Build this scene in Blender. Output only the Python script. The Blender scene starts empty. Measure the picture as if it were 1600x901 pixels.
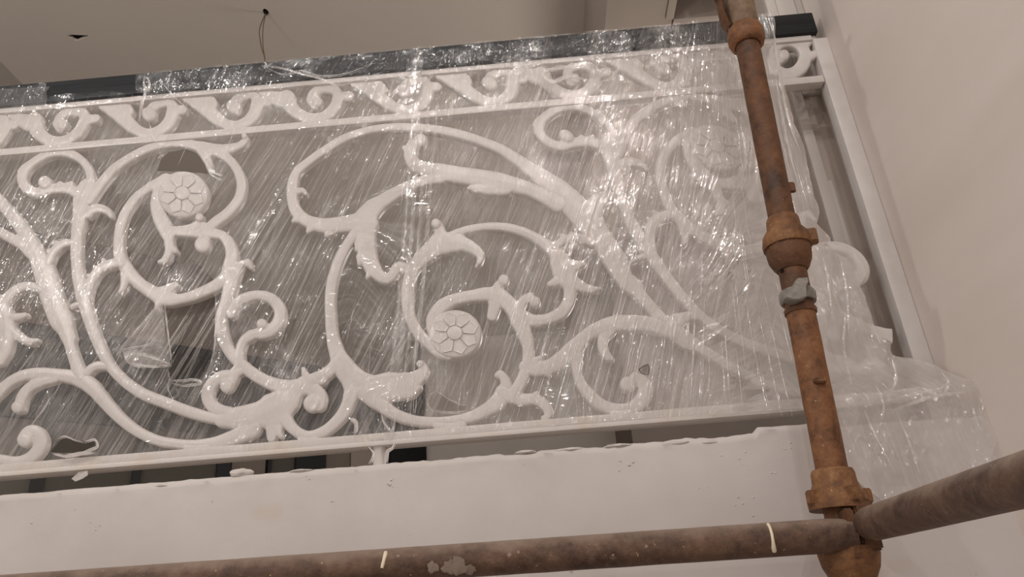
import bpy, bmesh, math, random
from mathutils import Vector, Matrix, noise
from mathutils.geometry import delaunay_2d_cdt
random.seed(7)
SC = bpy.context.scene
COL = SC.collection

# ---------------------------------------------------------------- camera
# world axes (x along the railing, y into the upper room, z up) in camera coordinates
F = 1155.0
MW = Matrix(((0.9962279, 0.08508071, 0.01706599),
             (0.05109651, -0.41620071, -0.90783595),
             (-0.07013645, 0.90528352, -0.41897808)))
ZC = 1.6                                     # eye height above the lower floor
cam_d = bpy.data.cameras.new('camera')
cam_d.sensor_width = 36.0
cam_d.lens = F * 36.0 / 1600.0
cam_d.clip_start = 0.02
cam = bpy.data.objects.new('camera', cam_d)
COL.objects.link(cam)
cam.matrix_world = Matrix.Translation((0, 0, ZC)) @ MW.to_4x4()
SC.camera = cam

# ---------------------------------------------------------------- light
w = bpy.data.worlds.new('world')
SC.world = w
w.use_nodes = True
bg = w.node_tree.nodes['Background']
bg.inputs[0].default_value = (1.0, 0.945, 0.91, 1)
bg.inputs[1].default_value = 0.46

def lamp(name, loc, power, r, col=(1.0, 0.93, 0.885)):
    d = bpy.data.lights.new(name, 'POINT')
    d.energy = power
    d.shadow_soft_size = r
    d.color = col
    o = bpy.data.objects.new(name, d)
    COL.objects.link(o)
    o.location = (loc[0], loc[1], loc[2] + ZC)
    return o
lamp('unseen_stair_light', (-1.6, -1.4, 2.5), 32, 0.04)  # unseen stairwell downlights, set at heights that make the film sparkle
lamp('unseen_stair_light', (-0.5, -1.2, 2.9), 30, 0.04)
lamp('unseen_stair_light', (0.45, -1.2, 2.6), 32, 0.04)
lamp('unseen_stair_light', (0.30, -1.5, 3.3), 28, 0.04)
lamp('unseen_stair_light', (-0.4, -2.2, 1.3), 24, 0.04)
lamp('unseen_stair_light', (-2.1, -0.5, 1.7), 44, 0.05)  # unseen light added only to brighten the right side wall
lamp('room_fill', (0.9, 3.0, 0.9), 30, 0.3)  # unseen fill added to brighten the upper room's ceiling

vs = SC.view_settings
vs.view_transform = 'Standard'
vs.look = 'None'
vs.gamma = 1
vs.use_curve_mapping = False
vs.exposure = 0.10
SC.cycles.transparent_max_bounces = 24
SC.cycles.max_bounces = 8

# ---------------------------------------------------------------- measuring
def ray(x, y):
    return MW @ Vector((x - 800.0, 450.5 - y, -F))
def atY(x, y, Y=1.40):                       # the point of the plane y = Y seen there
    v = ray(x, y); v = v * (Y / v.y); v.z += ZC
    return v
def atZ(x, y, Z):
    v = ray(x, y); v = v * (Z / v.z); v.z += ZC
    return v
def toPX(p):
    v = MW.transposed() @ Vector((p[0], p[1], p[2] - ZC))
    return 800 - F * v.x / v.z, 450.5 + F * v.y / v.z

# ---------------------------------------------------------------- helpers
def lin(c):
    out = []
    for v in c:
        v /= 255.0
        out.append(v / 12.92 if v <= 0.04045 else ((v + 0.055) / 1.055) ** 2.4)
    return tuple(out) + (1,)

def link(name, me, mat=None, parent=None, loc=None):
    o = bpy.data.objects.new(name, me)
    COL.objects.link(o)
    if mat is not None and me is not None and not me.materials:
        me.materials.append(mat)
    if parent is not None:
        o.parent = parent
        o.matrix_parent_inverse = Matrix.Translation(parent.location).inverted()
    if loc is not None:
        o.location = loc
    return o
def obj(name, bm, mat, parent=None, smooth=True, loc=None):
    me = bpy.data.meshes.new(name)
    bmesh.ops.recalc_face_normals(bm, faces=bm.faces)
    bm.to_mesh(me); bm.free()
    if smooth:
        for p in me.polygons: p.use_smooth = True
        try: me.set_sharp_from_angle(angle=math.radians(48))
        except Exception: pass
    return link(name, me, mat, parent, loc)
def thing(name, label, cat, loc=(0, 0, 0), group=None):
    o = bpy.data.objects.new(name, None)
    COL.objects.link(o)
    o.empty_display_size = 0.05
    o.location = loc
    o['label'] = label; o['category'] = cat
    if group: o['group'] = group
    return o
def struct(o, kind='structure'):
    o['kind'] = kind
    return o

def box(bm, x0, x1, y0, y1, z0, z1, bev=0.0):
    vs_ = [bm.verts.new((x, y, z)) for x in (x0, x1) for y in (y0, y1) for z in (z0, z1)]
    fs = [(0, 1, 3, 2), (4, 6, 7, 5), (0, 4, 5, 1), (2, 3, 7, 6), (0, 2, 6, 4), (1, 5, 7, 3)]
    faces = [bm.faces.new([vs_[i] for i in f]) for f in fs]
    if bev > 0:
        es = set(e for f in faces for e in f.edges)
        bmesh.ops.bevel(bm, geom=list(es), offset=bev, segments=2, affect='EDGES', profile=0.6)
def bxo(name, dims, mat, parent=None, bev=0.0):
    bm = bmesh.new(); box(bm, *dims, bev=bev)
    return obj(name, bm, mat, parent)

def prism(bm, poly, dvec):                   # poly: list of Vector, extruded by dvec
    a = [bm.verts.new(p) for p in poly]
    b = [bm.verts.new(p + dvec) for p in poly]
    n = len(poly)
    bm.faces.new(a); bm.faces.new(list(reversed(b)))
    for i in range(n):
        j = (i + 1) % n
        bm.faces.new((a[i], b[i], b[j], a[j]))

def tube(bm, pts, rad, n=8, caps=True):
    pts = [Vector(p) for p in pts]
    rings = []
    ref = Vector((0.13, 0.97, 0.2)).normalized()
    for i, p in enumerate(pts):
        t = (pts[min(i + 1, len(pts) - 1)] - pts[max(i - 1, 0)]).normalized()
        u = t.cross(ref)
        if u.length < 1e-4: u = t.cross(Vector((1, 0, 0)))
        u.normalize(); v = t.cross(u)
        r = rad[i] if isinstance(rad, (list, tuple)) else rad
        rings.append([bm.verts.new(p + u * (r * math.cos(2 * math.pi * k / n)) + v * (r * math.sin(2 * math.pi * k / n))) for k in range(n)])
    for a, b in zip(rings, rings[1:]):
        for k in range(n):
            bm.faces.new((a[k], a[(k + 1) % n], b[(k + 1) % n], b[k]))
    if caps:
        bm.faces.new(rings[0]); bm.faces.new(list(reversed(rings[-1])))

def lathe(bm, base, axis, prof, n=40, wob=0.0, arc=None):
    """prof: (radius, height) rows round an axis; arc limits the sweep."""
    axis = Vector(axis).normalized()
    u = axis.cross(Vector((0, 1, 0))).normalized(); v = axis.cross(u)
    rows = []
    a0, a1 = arc if arc else (0, 2 * math.pi)
    cnt = n if not arc else n + 1
    for r, h in prof:
        row = []
        for k in range(cnt):
            a = a0 + (a1 - a0) * k / n
            rr = r
            if wob:
                rr += wob * noise.noise(Vector((math.cos(a) * 3, math.sin(a) * 3, h * 90)))
            row.append(bm.verts.new(Vector(base) + axis * h + u * (rr * math.cos(a)) + v * (rr * math.sin(a))))
        rows.append(row)
    for a, b in zip(rows, rows[1:]):
        for k in range(n):
            k2 = (k + 1) % cnt
            bm.faces.new((a[k], a[k2], b[k2], b[k]))

def spline(pts, step=3.0):
    """Catmull-Rom through (x, y, w) rows, resampled."""
    P = [Vector(p) for p in pts]
    P = [P[0] * 2 - P[1]] + P + [P[-1] * 2 - P[-2]]
    out = []
    for i in range(1, len(P) - 2):
        a, b, c, d = P[i - 1], P[i], P[i + 1], P[i + 2]
        m = max(2, int(math.hypot(c.x - b.x, c.y - b.y) / step))
        for k in range(m):
            t = k / m
            q = 0.5 * ((2 * b) + (c - a) * t + (2 * a - 5 * b + 4 * c - d) * t * t + (3 * b - a - 3 * c + d) * t ** 3)
            q.z = b.z + (c.z - b.z) * (t * t * (3 - 2 * t))
            out.append(q)
    out.append(P[-2])
    return out

# ---------------------------------------------------------------- materials
class NT:
    def __init__(s, name):
        s.m = bpy.data.materials.new(name); s.m.use_nodes = True
        s.t = s.m.node_tree; s.t.nodes.clear()
        s.out = s.t.nodes.new('ShaderNodeOutputMaterial')
    def n(s, typ, **kw):
        nd = s.t.nodes.new('ShaderNode' + typ)
        for k, v in kw.items(): setattr(nd, k, v)
        return nd
    def set(s, nd, **kw):
        for k, v in kw.items():
            nd.inputs[k.replace('_', ' ')].default_value = v
        return nd
    def l(s, a, b): s.t.links.new(a, b)
    def noise(s, vec, scale, detail=4, rough=0.55):
        nd = s.n('TexNoise'); nd.inputs['Scale'].default_value = scale
        nd.inputs['Detail'].default_value = detail; nd.inputs['Roughness'].default_value = rough
        if vec is not None: s.l(vec, nd.inputs['Vector'])
        return nd.outputs['Fac']
    def ramp(s, fac, stops):
        nd = s.n('ValToRGB'); cr = nd.color_ramp
        while len(cr.elements) < len(stops): cr.elements.new(0.5)
        for e, (p, c) in zip(cr.elements, stops):
            e.position = p; e.color = c if len(c) == 4 else tuple(c) + (1,)
        s.l(fac, nd.inputs['Fac'])
        return nd.outputs['Color']
    def mapr(s, v, a, b, c, d):
        nd = s.n('MapRange'); s.l(v, nd.inputs[0])
        for i, q in enumerate((a, b, c, d)): nd.inputs[i + 1].default_value = q
        return nd.outputs[0]
    def math(s, op, a, b=None):
        nd = s.n('Math', operation=op)
        for i, q in enumerate((a, b)):
            if q is None: continue
            if isinstance(q, (int, float)): nd.inputs[i].default_value = q
            else: s.l(q, nd.inputs[i])
        return nd.outputs[0]
    def mixc(s, f, a, b):
        nd = s.n('MixRGB')
        if isinstance(f, (int, float)): nd.inputs[0].default_value = f
        else: s.l(f, nd.inputs[0])
        for i, q in ((1, a), (2, b)):
            if isinstance(q, tuple): nd.inputs[i].default_value = q
            else: s.l(q, nd.inputs[i])
        return nd.outputs[0]
    def bump(s, h, strength, dist, norm=None):
        nd = s.n('Bump'); nd.inputs['Strength'].default_value = strength
        nd.inputs['Distance'].default_value = dist
        s.l(h, nd.inputs['Height'])
        if norm is not None: s.l(norm, nd.inputs['Normal'])
        return nd.outputs['Normal']
    def pos(s):
        return s.n('NewGeometry').outputs['Position']
    def scaled(s, vec, sx, sy, sz):
        nd = s.n('Mapping'); nd.inputs['Scale'].default_value = (sx, sy, sz)
        s.l(vec, nd.inputs['Vector']); return nd.outputs[0]
    def bsdf(s, color, rough=0.5, normal=None, spec=0.5, metal=0.0):
        b = s.n('BsdfPrincipled')
        if isinstance(color, tuple): b.inputs['Base Color'].default_value = color
        else: s.l(color, b.inputs['Base Color'])
        if isinstance(rough, (int, float)): b.inputs['Roughness'].default_value = rough
        else: s.l(rough, b.inputs['Roughness'])
        b.inputs['Specular IOR Level'].default_value = spec
        b.inputs['Metallic'].default_value = metal
        if normal is not None: s.l(normal, b.inputs['Normal'])
        s.l(b.outputs[0], s.out.inputs['Surface'])
        return b

def plaster(name, c, var=0.05, rough=0.75, bumps=0.25, scale=3.0):
    t = NT(name); p = t.pos()
    a = t.noise(p, scale, 5)
    d = tuple(v * (1 - var * 2) for v in c[:3]) + (1,)
    col = t.ramp(a, [(0.3, d), (0.7, c)])
    h = t.noise(p, 60, 6)
    h2 = t.noise(p, 9, 3)
    nn = t.bump(h, bumps, 0.002, t.bump(h2, bumps, 0.006))
    t.bsdf(col, rough, nn, 0.3)
    return t.m

M_ceil = plaster('ceiling paint', lin((224, 214, 203)), 0.015, 0.85, 0.06)
M_ceil2 = plaster('high ceiling paint', lin((222, 212, 202)), 0.015, 0.85, 0.06)
M_farwall = plaster('room wall paint', lin((206, 196, 187)), 0.03, 0.85, 0.1)
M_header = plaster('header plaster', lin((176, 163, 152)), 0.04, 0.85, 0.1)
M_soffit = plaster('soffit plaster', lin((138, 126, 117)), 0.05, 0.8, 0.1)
M_jamb = plaster('jamb paint', lin((208, 200, 193)), 0.03, 0.6, 0.15)
M_jamb_d = plaster('jamb undercoat', lin((196, 182, 172)), 0.06, 0.7, 0.15)
M_dark = plaster('dark void', lin((16, 14, 14)), 0.1, 0.9, 0.1)
M_floor = plaster('floor screed', lin((150, 140, 130)), 0.08, 0.9, 0.2)

def mat_sidewall():
    t = NT('side wall paint'); p = t.pos()
    # uneven plaster bands, with their soft shading streaks put into the colour
    a = t.noise(t.scaled(p, 1, 0.35, 2.6), 2.2, 3)
    b = t.noise(p, 2.0, 3)
    col = t.ramp(a, [(0.35, lin((228, 216, 207))), (0.65, lin((236, 225, 217)))])
    col = t.mixc(t.mapr(b, 0.4, 0.75, 0, 0.35), col, lin((214, 198, 184)))
    h = t.noise(p, 14, 3)
    t.bsdf(col, 0.6, t.bump(a, 0.25, 0.02, t.bump(h, 0.12, 0.004)), 0.35)
    return t.m
M_side = mat_sidewall()

def mat_fascia():
    t = NT('fascia skim coat'); p = t.pos()
    a = t.noise(p, 3.2, 4); b = t.noise(p, 1.7, 2)
    col = t.ramp(a, [(0.32, lin((196, 187, 181))), (0.68, lin((210, 204, 199)))])
    col = t.mixc(t.mapr(b, 0.5, 0.7, 0, 0.4), col, lin((199, 188, 189)))
    s1 = t.noise(p, 7.5, 2)
    col = t.mixc(t.mapr(s1, 0.67, 0.78, 0, 0.5), col, lin((196, 172, 146)))
    s2 = t.noise(p, 55, 2)
    col = t.mixc(t.mapr(s2, 0.745, 0.80, 0, 0.7), col, lin((150, 132, 116)))
    h = t.noise(p, 40, 4); h2 = t.noise(p, 10, 3)
    t.bsdf(col, 0.55, t.bump(h, 0.14, 0.003, t.bump(h2, 0.2, 0.006)), 0.4)
    return t.m
M_fascia = mat_fascia()

def mat_iron():
    t = NT('white gloss iron paint'); p = t.pos()
    a = t.noise(p, 18, 4)
    col = t.ramp(a, [(0.3, lin((204, 197, 192))), (0.7, lin((213, 207, 203)))])
    h = t.noise(p, 120, 3)
    b = t.bsdf(col, 0.33, t.bump(h, 0.12, 0.0015, t.bump(a, 0.2, 0.004)), 0.5)
    return t.m
M_iron = mat_iron()
def mat_rail_dirty():
    t = NT('stained white paint'); p = t.pos()
    a = t.noise(p, 14, 5)
    col = t.ramp(a, [(0.48, lin((208, 201, 196))), (0.66, lin((206, 196, 185))), (0.8, lin((190, 174, 152)))])
    t.bsdf(col, 0.45, t.bump(t.noise(p, 60, 4), 0.3, 0.003), 0.4)
    return t.m
M_irond = mat_rail_dirty()
def mat_handrail():
    t = NT('black handrail'); p = t.pos()
    a = t.noise(t.scaled(p, 1, 30, 30), 4, 4)
    col = t.ramp(a, [(0.3, lin((26, 28, 30))), (0.75, lin((42, 44, 46)))])
    t.bsdf(col, 0.42, None, 0.22)
    return t.m
M_hand = mat_handrail()

def mat_rust(name, cols, dust, dustcol, top=False):
    t = NT(name); p = t.pos()
    a = t.noise(p, 16, 6, 0.65); b = t.noise(p, 70, 5, 0.7); c = t.noise(p, 7, 3)
    col = t.ramp(t.math('ADD', t.math('MULTIPLY', a, 0.65), t.math('MULTIPLY', b, 0.35)),
                 [(0.36, lin(cols[0])), (0.5, lin(cols[1])), (0.64, lin(cols[2]))])
    f = t.mapr(t.math('ADD', t.math('MULTIPLY', c, 0.5), t.math('MULTIPLY', b, 0.5)), 0.55, 0.66, 0, dust)
    if top:
        nz = t.n('SeparateXYZ'); t.l(t.n('NewGeometry').outputs['Normal'], nz.inputs[0])
        g = t.mapr(t.math('ADD', nz.outputs[2], t.math('MULTIPLY', t.math('SUBTRACT', a, 0.5), 1.6)), 0.28, 1.0, 0, 0.85)
        f = t.math('MAXIMUM', f, g)
    col = t.mixc(f, col, lin(dustcol))
    sp = t.noise(p, 150, 2)
    col = t.mixc(t.mapr(sp, 0.72, 0.76, 0, 0.85), col, lin((190, 160, 120)))
    rg = t.mapr(a, 0.3, 0.7, 0.45, 0.75)
    t.bsdf(col, rg, t.bump(b, 0.7, 0.003, t.bump(a, 0.5, 0.006)), 0.35)
    return t.m
M_rust = mat_rust('orange rust', ((70, 45, 28), (124, 82, 52), (146, 102, 66)), 0.3, (104, 78, 60))
M_rustd = mat_rust('dark brown rust', ((62, 40, 25), (98, 65, 42), (120, 82, 54)), 0.3, (92, 66, 48))
M_rustc = mat_rust('cup casting rust', ((66, 42, 26), (118, 80, 50), (148, 106, 68)), 0.3, (176, 136, 96))
M_tan = mat_rust('cement coated steel', ((84, 66, 50), (118, 96, 76), (142, 120, 98)), 0.35, (146, 132, 116))
M_ledger = mat_rust('weathered brown steel', ((66, 48, 38), (98, 74, 60), (120, 94, 76)), 0.3, (146, 128, 114), True)
M_zinc = mat_rust('cast zinc', ((104, 98, 92), (136, 130, 123), (160, 153, 146)), 0.3, (178, 170, 162))
M_hole = plaster('hole black', lin((18, 12, 10)), 0.1, 0.9, 0.1)
def flat(name, c, rough=0.5, spec=0.5):
    t = NT(name); a = t.noise(t.pos(), 40, 3)
    t.bsdf(t.ramp(a, [(0.3, tuple(v * 0.9 for v in c[:3]) + (1,)), (0.7, c)]), rough, None, spec)
    return t.m
M_drip = flat('cream paint drip', lin((236, 222, 194)), 0.4)
M_cement = flat('dried grey cement', lin((146, 130, 116)), 0.9)
M_chip = flat('loose plaster', lin((210, 202, 196)), 0.85)
M_frame = flat('black aluminium', lin((22, 22, 24)), 0.4)
M_glass = flat('olive tinted glass', lin((94, 88, 78)), 0.28, 0.5)
M_glassd = flat('dark glass', lin((52, 49, 46)), 0.2, 0.5)
M_wire = flat('brown wire', lin((104, 84, 60)), 0.6)
M_mark = flat('dark scuffed film edge', lin((72, 66, 62)), 0.6)

def mat_film(name, base, streak, gloss, crinkle=0.0, rough=0.14, tint=(228, 221, 216), fine=1.0):
    """clear stretch film: see-through, with milky drawn lines and a shiny creased skin.
    The UVs run along the direction the film was pulled in; 'haze' counts its layers."""
    t = NT(name)
    uv = t.n('UVMap').outputs[0]
    at = t.n('Attribute', attribute_name='haze').outputs['Fac']
    at2 = t.n('Attribute', attribute_name='shine').outputs['Fac']
    n1 = t.noise(t.scaled(uv, 150 * fine, 2.2, 1), 1, 3, 0.6)
    n2 = t.noise(t.scaled(uv, 420 * fine, 7.0, 1), 1, 3, 0.6)
    n3 = t.noise(t.scaled(uv, 45, 2.0, 1), 1, 3, 0.5)
    s = t.math('ADD', t.mapr(n1, 0.47, 0.72, 0, 0.75), t.mapr(n2, 0.52, 0.72, 0, 0.8))
    s = t.math('MULTIPLY', s, t.mapr(n3, 0.36, 0.64, 0.25, 1.0))
    hz = t.math('ADD', base, t.math('MULTIPLY', s, streak))
    hz = t.math('ADD', hz, at)
    cl = t.n('Clamp'); t.l(hz, cl.inputs[0]); cl.inputs[1].default_value = 0.0; cl.inputs[2].default_value = 0.97
    p = t.pos()
    c1 = t.noise(p, 70, 4, 0.6)
    nb = t.bump(t.noise(t.scaled(uv, 95, 5, 1), 1, 2, 0.5), 0.8, 0.007)
    nb = t.bump(t.noise(t.scaled(uv, 80, 42, 1), 1, 2, 0.5), 0.8, 0.0045, nb)
    if crinkle:
        vo = t.n('TexVoronoi', feature='DISTANCE_TO_EDGE'); vo.inputs['Scale'].default_value = 34
        wv = t.n('VectorMath', operation='ADD')
        wn = t.n('TexNoise'); wn.inputs['Scale'].default_value = 16; t.l(p, wn.inputs['Vector'])
        sc = t.n('VectorMath', operation='SCALE'); t.l(wn.outputs['Color'], sc.inputs[0]); sc.inputs['Scale'].default_value = 0.07
        t.l(p, wv.inputs[0]); t.l(sc.outputs[0], wv.inputs[1]); t.l(wv.outputs[0], vo.inputs['Vector'])
        nb = t.bump(t.mapr(vo.outputs['Distance'], 0, 0.16, 1, 0), crinkle, 0.006, nb)
    dif = t.n('BsdfDiffuse'); dif.inputs[0].default_value = lin(tint)
    trl = t.n('BsdfTranslucent'); trl.inputs[0].default_value = lin(tint)
    mx = t.n('MixShader'); mx.inputs[0].default_value = 0.2
    t.l(dif.outputs[0], mx.inputs[1]); t.l(trl.outputs[0], mx.inputs[2])
    tr = t.n('BsdfTransparent')
    m2 = t.n('MixShader'); t.l(cl.outputs[0], m2.inputs[0]); t.l(tr.outputs[0], m2.inputs[1]); t.l(mx.outputs[0], m2.inputs[2])
    gl = t.n('BsdfGlossy'); gl.inputs['Roughness'].default_value = rough
    gl.inputs[0].default_value = (1, 1, 1, 1); t.l(nb, gl.inputs['Normal'])
    patch = t.mapr(t.noise(p, 11, 4, 0.6), 0.45, 0.66, 0.15, 1.0)
    gf = t.math('MULTIPLY', t.math('MULTIPLY', gloss, patch), t.math('ADD', at2, 0.25))
    m3 = t.n('MixShader'); t.l(gf, m3.inputs[0]); t.l(m2.outputs[0], m3.inputs[1]); t.l(gl.outputs[0], m3.inputs[2])
    t.l(m3.outputs[0], t.out.inputs['Surface'])
    return t.m
M_film = mat_film('stretch film', 0.035, 0.32, 0.13, 0, 0.095)
M_filmb = mat_film('stretch film back layer', 0.045, 0.74, 0.02)
M_filmc = mat_film('crumpled stretch film', 0.0, 0.05, 0.10, 1.0, 0.12)
M_filmd = mat_film('folded stretch film', 0.14, 0.3, 0.2, 0.3, 0.14)

# ================================================================ the setting
XW = 0.775                                   # right side wall
def quad_obj(name, pts, mat, thick, parent=None):
    bm = bmesh.new(); prism(bm, [Vector(p) for p in pts], Vector(thick))
    return obj(name, bm, mat, parent, smooth=False)

# lower floor of the stair void
struct(bxo('floor', (-3.2, 0.9, -2.6, 1.6, -0.1, 0.0), M_floor))
# right side wall of the void, running past the railing end
struct(bxo('wall_right', (XW, XW + 0.15, -2.6, 1.46, 0.0, ZC + 3.6), M_side))
# upper floor slab behind its plastered edge
YF = 1.305
struct(bxo('floor', (-6.0, 3.2, YF + 0.10, 8.2, ZC - 0.30, ZC + 0.262), M_floor))

# plastered slab edge (fascia) with a broken, ragged top arris
bm = bmesh.new()
NX = 420
def ftop(x):
    j = 0.0035 * noise.noise(Vector((x * 14, 0, 0))) + 0.0028 * noise.noise(Vector((x * 47, 3, 0))) + 0.0015 * noise.noise(Vector((x * 140, 5, 0)))
    amp = 0.35 + 0.65 * min(1, max(0, (x + 0.45) / 0.3))
    return ZC + 0.284 + amp * j
rows = []
X0, X1 = -2.6, XW
zs = [0.0, -0.006, -0.013, -0.022, -0.035, -0.06, -0.12, -0.22, -0.34, -0.45, -0.62]
for i in range(NX + 1):
    x = X0 + (X1 - X0) * i / NX
    zt = ftop(x)
    if 0.385 < x < 0.50: zt += 0.010
    row = [(x, YF + 0.11, zt - 0.004), (x, YF + 0.012 + 0.004 * noise.noise(Vector((x * 60, 9, 1))), zt + 0.0006)]
    for k, dz in enumerate(zs):
        rough = max(0.0, 1 - k / 5.0)
        y = YF + 0.0035 * noise.noise(Vector((x * 38, dz * 160, 2))) * rough + 0.0012 * noise.noise(Vector((x * 9, dz * 9, 4)))
        if k == 0: y += 0.005
        row.append((x, y, zt + dz))
    row.append((x, YF + 0.11, ZC - 0.34))
    rows.append([bm.verts.new(p) for p in row])
for a, b in zip(rows, rows[1:]):
    for k in range(len(a) - 1): bm.faces.new((a[k], b[k], b[k + 1], a[k + 1]))
    bm.faces.new((a[-1], b[-1], b[0], a[0]))
bm.faces.new(rows[0]); bm.faces.new(list(reversed(rows[-1])))
fascia = struct(obj('wall_front', bm, M_fascia))
# paint runs and blisters
def blobs(name, pts, mat, parent, Y, stuff=True):
    bm = bmesh.new()
    for x, y, r in pts:
        c = atY(x, y, Y)
        m = Matrix.Translation(c) @ Matrix.Diagonal((r, r * 0.6, r * 0.8, 1))
        bmesh.ops.create_icosphere(bm, subdivisions=2, radius=1.0, matrix=m)
    o = obj(name, bm, mat, parent)
    if stuff: o['kind'] = 'stuff'
    return o
bl = []
for cx, cy, n, s in ((615, 755, 6, 11), (980, 728, 8, 14), (1150, 715, 9, 30), (1170, 790, 5, 22), (1210, 730, 6, 16), (1230, 700, 5, 14),
                     (480, 745, 2, 6), (520, 785, 2, 4), (335, 785, 2, 4), (640, 835, 1, 1), (60, 810, 2, 14), (1100, 765, 3, 10), (140, 822, 3, 10)):
    for k in range(n):
        bl.append((cx + random.uniform(-s, s), cy + random.uniform(-s, s) * 0.7, random.uniform(0.0010, 0.0026)))
blobs('paint_blister', bl, M_fascia, fascia, YF)
# loose lumps of plaster on the arris
def lump(name, x, y, sx, sy, mat, parent, Y, seed):
    c = atY(x, y, Y)
    bm = bmesh.new()
    bmesh.ops.create_icosphere(bm, subdivisions=3, radius=1.0)
    for v in bm.verts:
        k = 1 + 0.35 * noise.noise(v.co * 1.8 + Vector((seed, 0, 0)))
        v.co = Vector((v.co.x * sx, v.co.y * 0.006, v.co.z * sy)) * k + c
    return obj(name, bm, mat, parent)
lump('plaster_lump', 377, 738, 0.022, 0.007, M_chip, fascia, YF + 0.006, 1)
for i, (x, y, a, b) in enumerate(((820, 706, .02, .003), (890, 702, .022, .0035), (965, 696, .022, .0035), (1060, 692, .024, .004), (1110, 691, .02, .0035), (470, 735, .02, .0025), (250, 759, .02, .002))):
    lump('plaster_lump', x, y, a, b, M_chip, fascia, YF + 0.004, 3 + i * 2.3)

# jamb of the opening at the railing end
def zAt(x, y, Y): return atY(x, y, Y).z
YJ = 1.50
xj = atY(1221, 90, YJ).x                   # left arris of the jamb
jx = lambda px, py: atY(px, py, YJ).x
ztopr = zAt(1262, 146, YJ)
jamb = struct(bxo('wall_jamb', (xj, XW + 0.15, YJ + 0.014, YJ + 0.32, ZC + 0.262, ZC + 3.05), M_jamb_d))
a0, a1 = jx(1258, 160), jx(1290, 160)
for d in ((xj, a0, YJ, YJ + 0.014, ZC + 0.262, ZC + 3.05), (a1, XW + 0.15, YJ - 0.03, YJ + 0.014, ZC + 0.262, ZC + 3.05), (a0, a1, YJ, YJ + 0.014, ztopr, ZC + 3.05)):
    bxo('jamb_board', d, M_jamb, jamb, 0.003)
bxo('jamb_strip', (jx(1303, 330), jx(1316, 330), YJ + 0.004, YJ + 0.014, ZC + 0.262, zAt(1297, 280, YJ)), M_jamb, jamb, 0.002)

# the ceiling of the upper room: a dropped field between two higher strips
CE = 2.70
XL, XR = -2.465, 0.405
hole = [(104, 55.5), (112, 54.2), (124, 54.8), (138, 55.2), (137, 58), (129, 60), (121, 64), (116, 62.5), (113, 60), (107, 58)]
hp = [atZ(x, y, CE) for x, y in hole]
wh = atZ(415.5, 19, CE)
wp = [wh + Vector((0.013 * math.cos(a), 0.022 * math.sin(a), 0)) for a in [k * math.pi / 4 for k in range(8)]]
outer = [Vector((XL, 1.62, 0)), Vector((XR, 1.62, 0)), Vector((XR, 8.0, 0)), Vector((XL, 8.0, 0))]
pts = []; edges = []
for loop in (outer, hp, wp):
    s = len(pts)
    pts += [Vector((p.x, p.y)) for p in loop]
    edges += [(s + i, s + (i + 1) % len(loop)) for i in range(len(loop))]
def inside(p, poly):
    c = False; n = len(poly)
    for i in range(n):
        a, b = poly[i], poly[i - 1]
        if (a[1] > p[1]) != (b[1] > p[1]) and p[0] < (b[0] - a[0]) * (p[1] - a[1]) / (b[1] - a[1]) + a[0]: c = not c
    return c
vv, ee, ff, *_ = delaunay_2d_cdt(pts, edges, [], 0, 1e-6)
bm = bmesh.new()
bv = [bm.verts.new((v.x, v.y, ZC + CE)) for v in vv]
hpp = [(p.x, p.y) for p in hp]; wpp = [(p.x, p.y) for p in wp]
for f in ff:
    c = sum((vv[i] for i in f), Vector((0, 0))) / len(f)
    if inside(c, hpp) or inside(c, wpp): continue
    bm.faces.new([bv[i] for i in f])
ext = bmesh.ops.extrude_face_region(bm, geom=bm.faces[:])
for v in [g for g in ext['geom'] if isinstance(g, bmesh.types.BMVert)]: v.co.z += 0.013
box(bm, XL + 0.002, XL + 0.02, 1.625, 7.99, ZC + CE + 0.0135, ZC + CE + 0.32)
ceil = struct(obj('ceiling', bm, M_ceil, smooth=False))
bm = bmesh.new()
box(bm, hp[0].x - 0.05, hp[3].x + 0.05, hp[0].y - 0.25, hp[0].y + 0.25, ZC + CE + 0.014, ZC + CE + 0.2)
box(bm, wh.x - 0.05, wh.x + 0.05, wh.y - 0.06, wh.y + 0.06, ZC + CE + 0.014, ZC + CE + 0.15)
obj('ceiling_void', bm, M_dark, ceil, smooth=False)
struct(bxo('ceiling', (-6.0, 3.2, 1.62, 8.2, ZC + 3.03, ZC + 3.15), M_ceil2))
# deep bulkhead at the upper right, with a recess bordered by a bead
ZK = 2.14
kx = atZ(1051, 27, ZK)
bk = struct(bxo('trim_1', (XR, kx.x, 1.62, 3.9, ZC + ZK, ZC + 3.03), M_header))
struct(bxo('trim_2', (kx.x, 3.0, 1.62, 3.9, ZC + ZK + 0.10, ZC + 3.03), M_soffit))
bxo('edge_bead', (kx.x - 0.03, kx.x + 0.002, 1.63, kx.y, ZC + ZK - 0.012, ZC + ZK - 0.0005), M_header, bk, 0.004)
bxo('end_bead', (kx.x + 0.003, 2.9, kx.y, kx.y + 0.05, ZC + ZK - 0.012, ZC + ZK + 0.0995), M_header, bk, 0.004)

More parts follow.
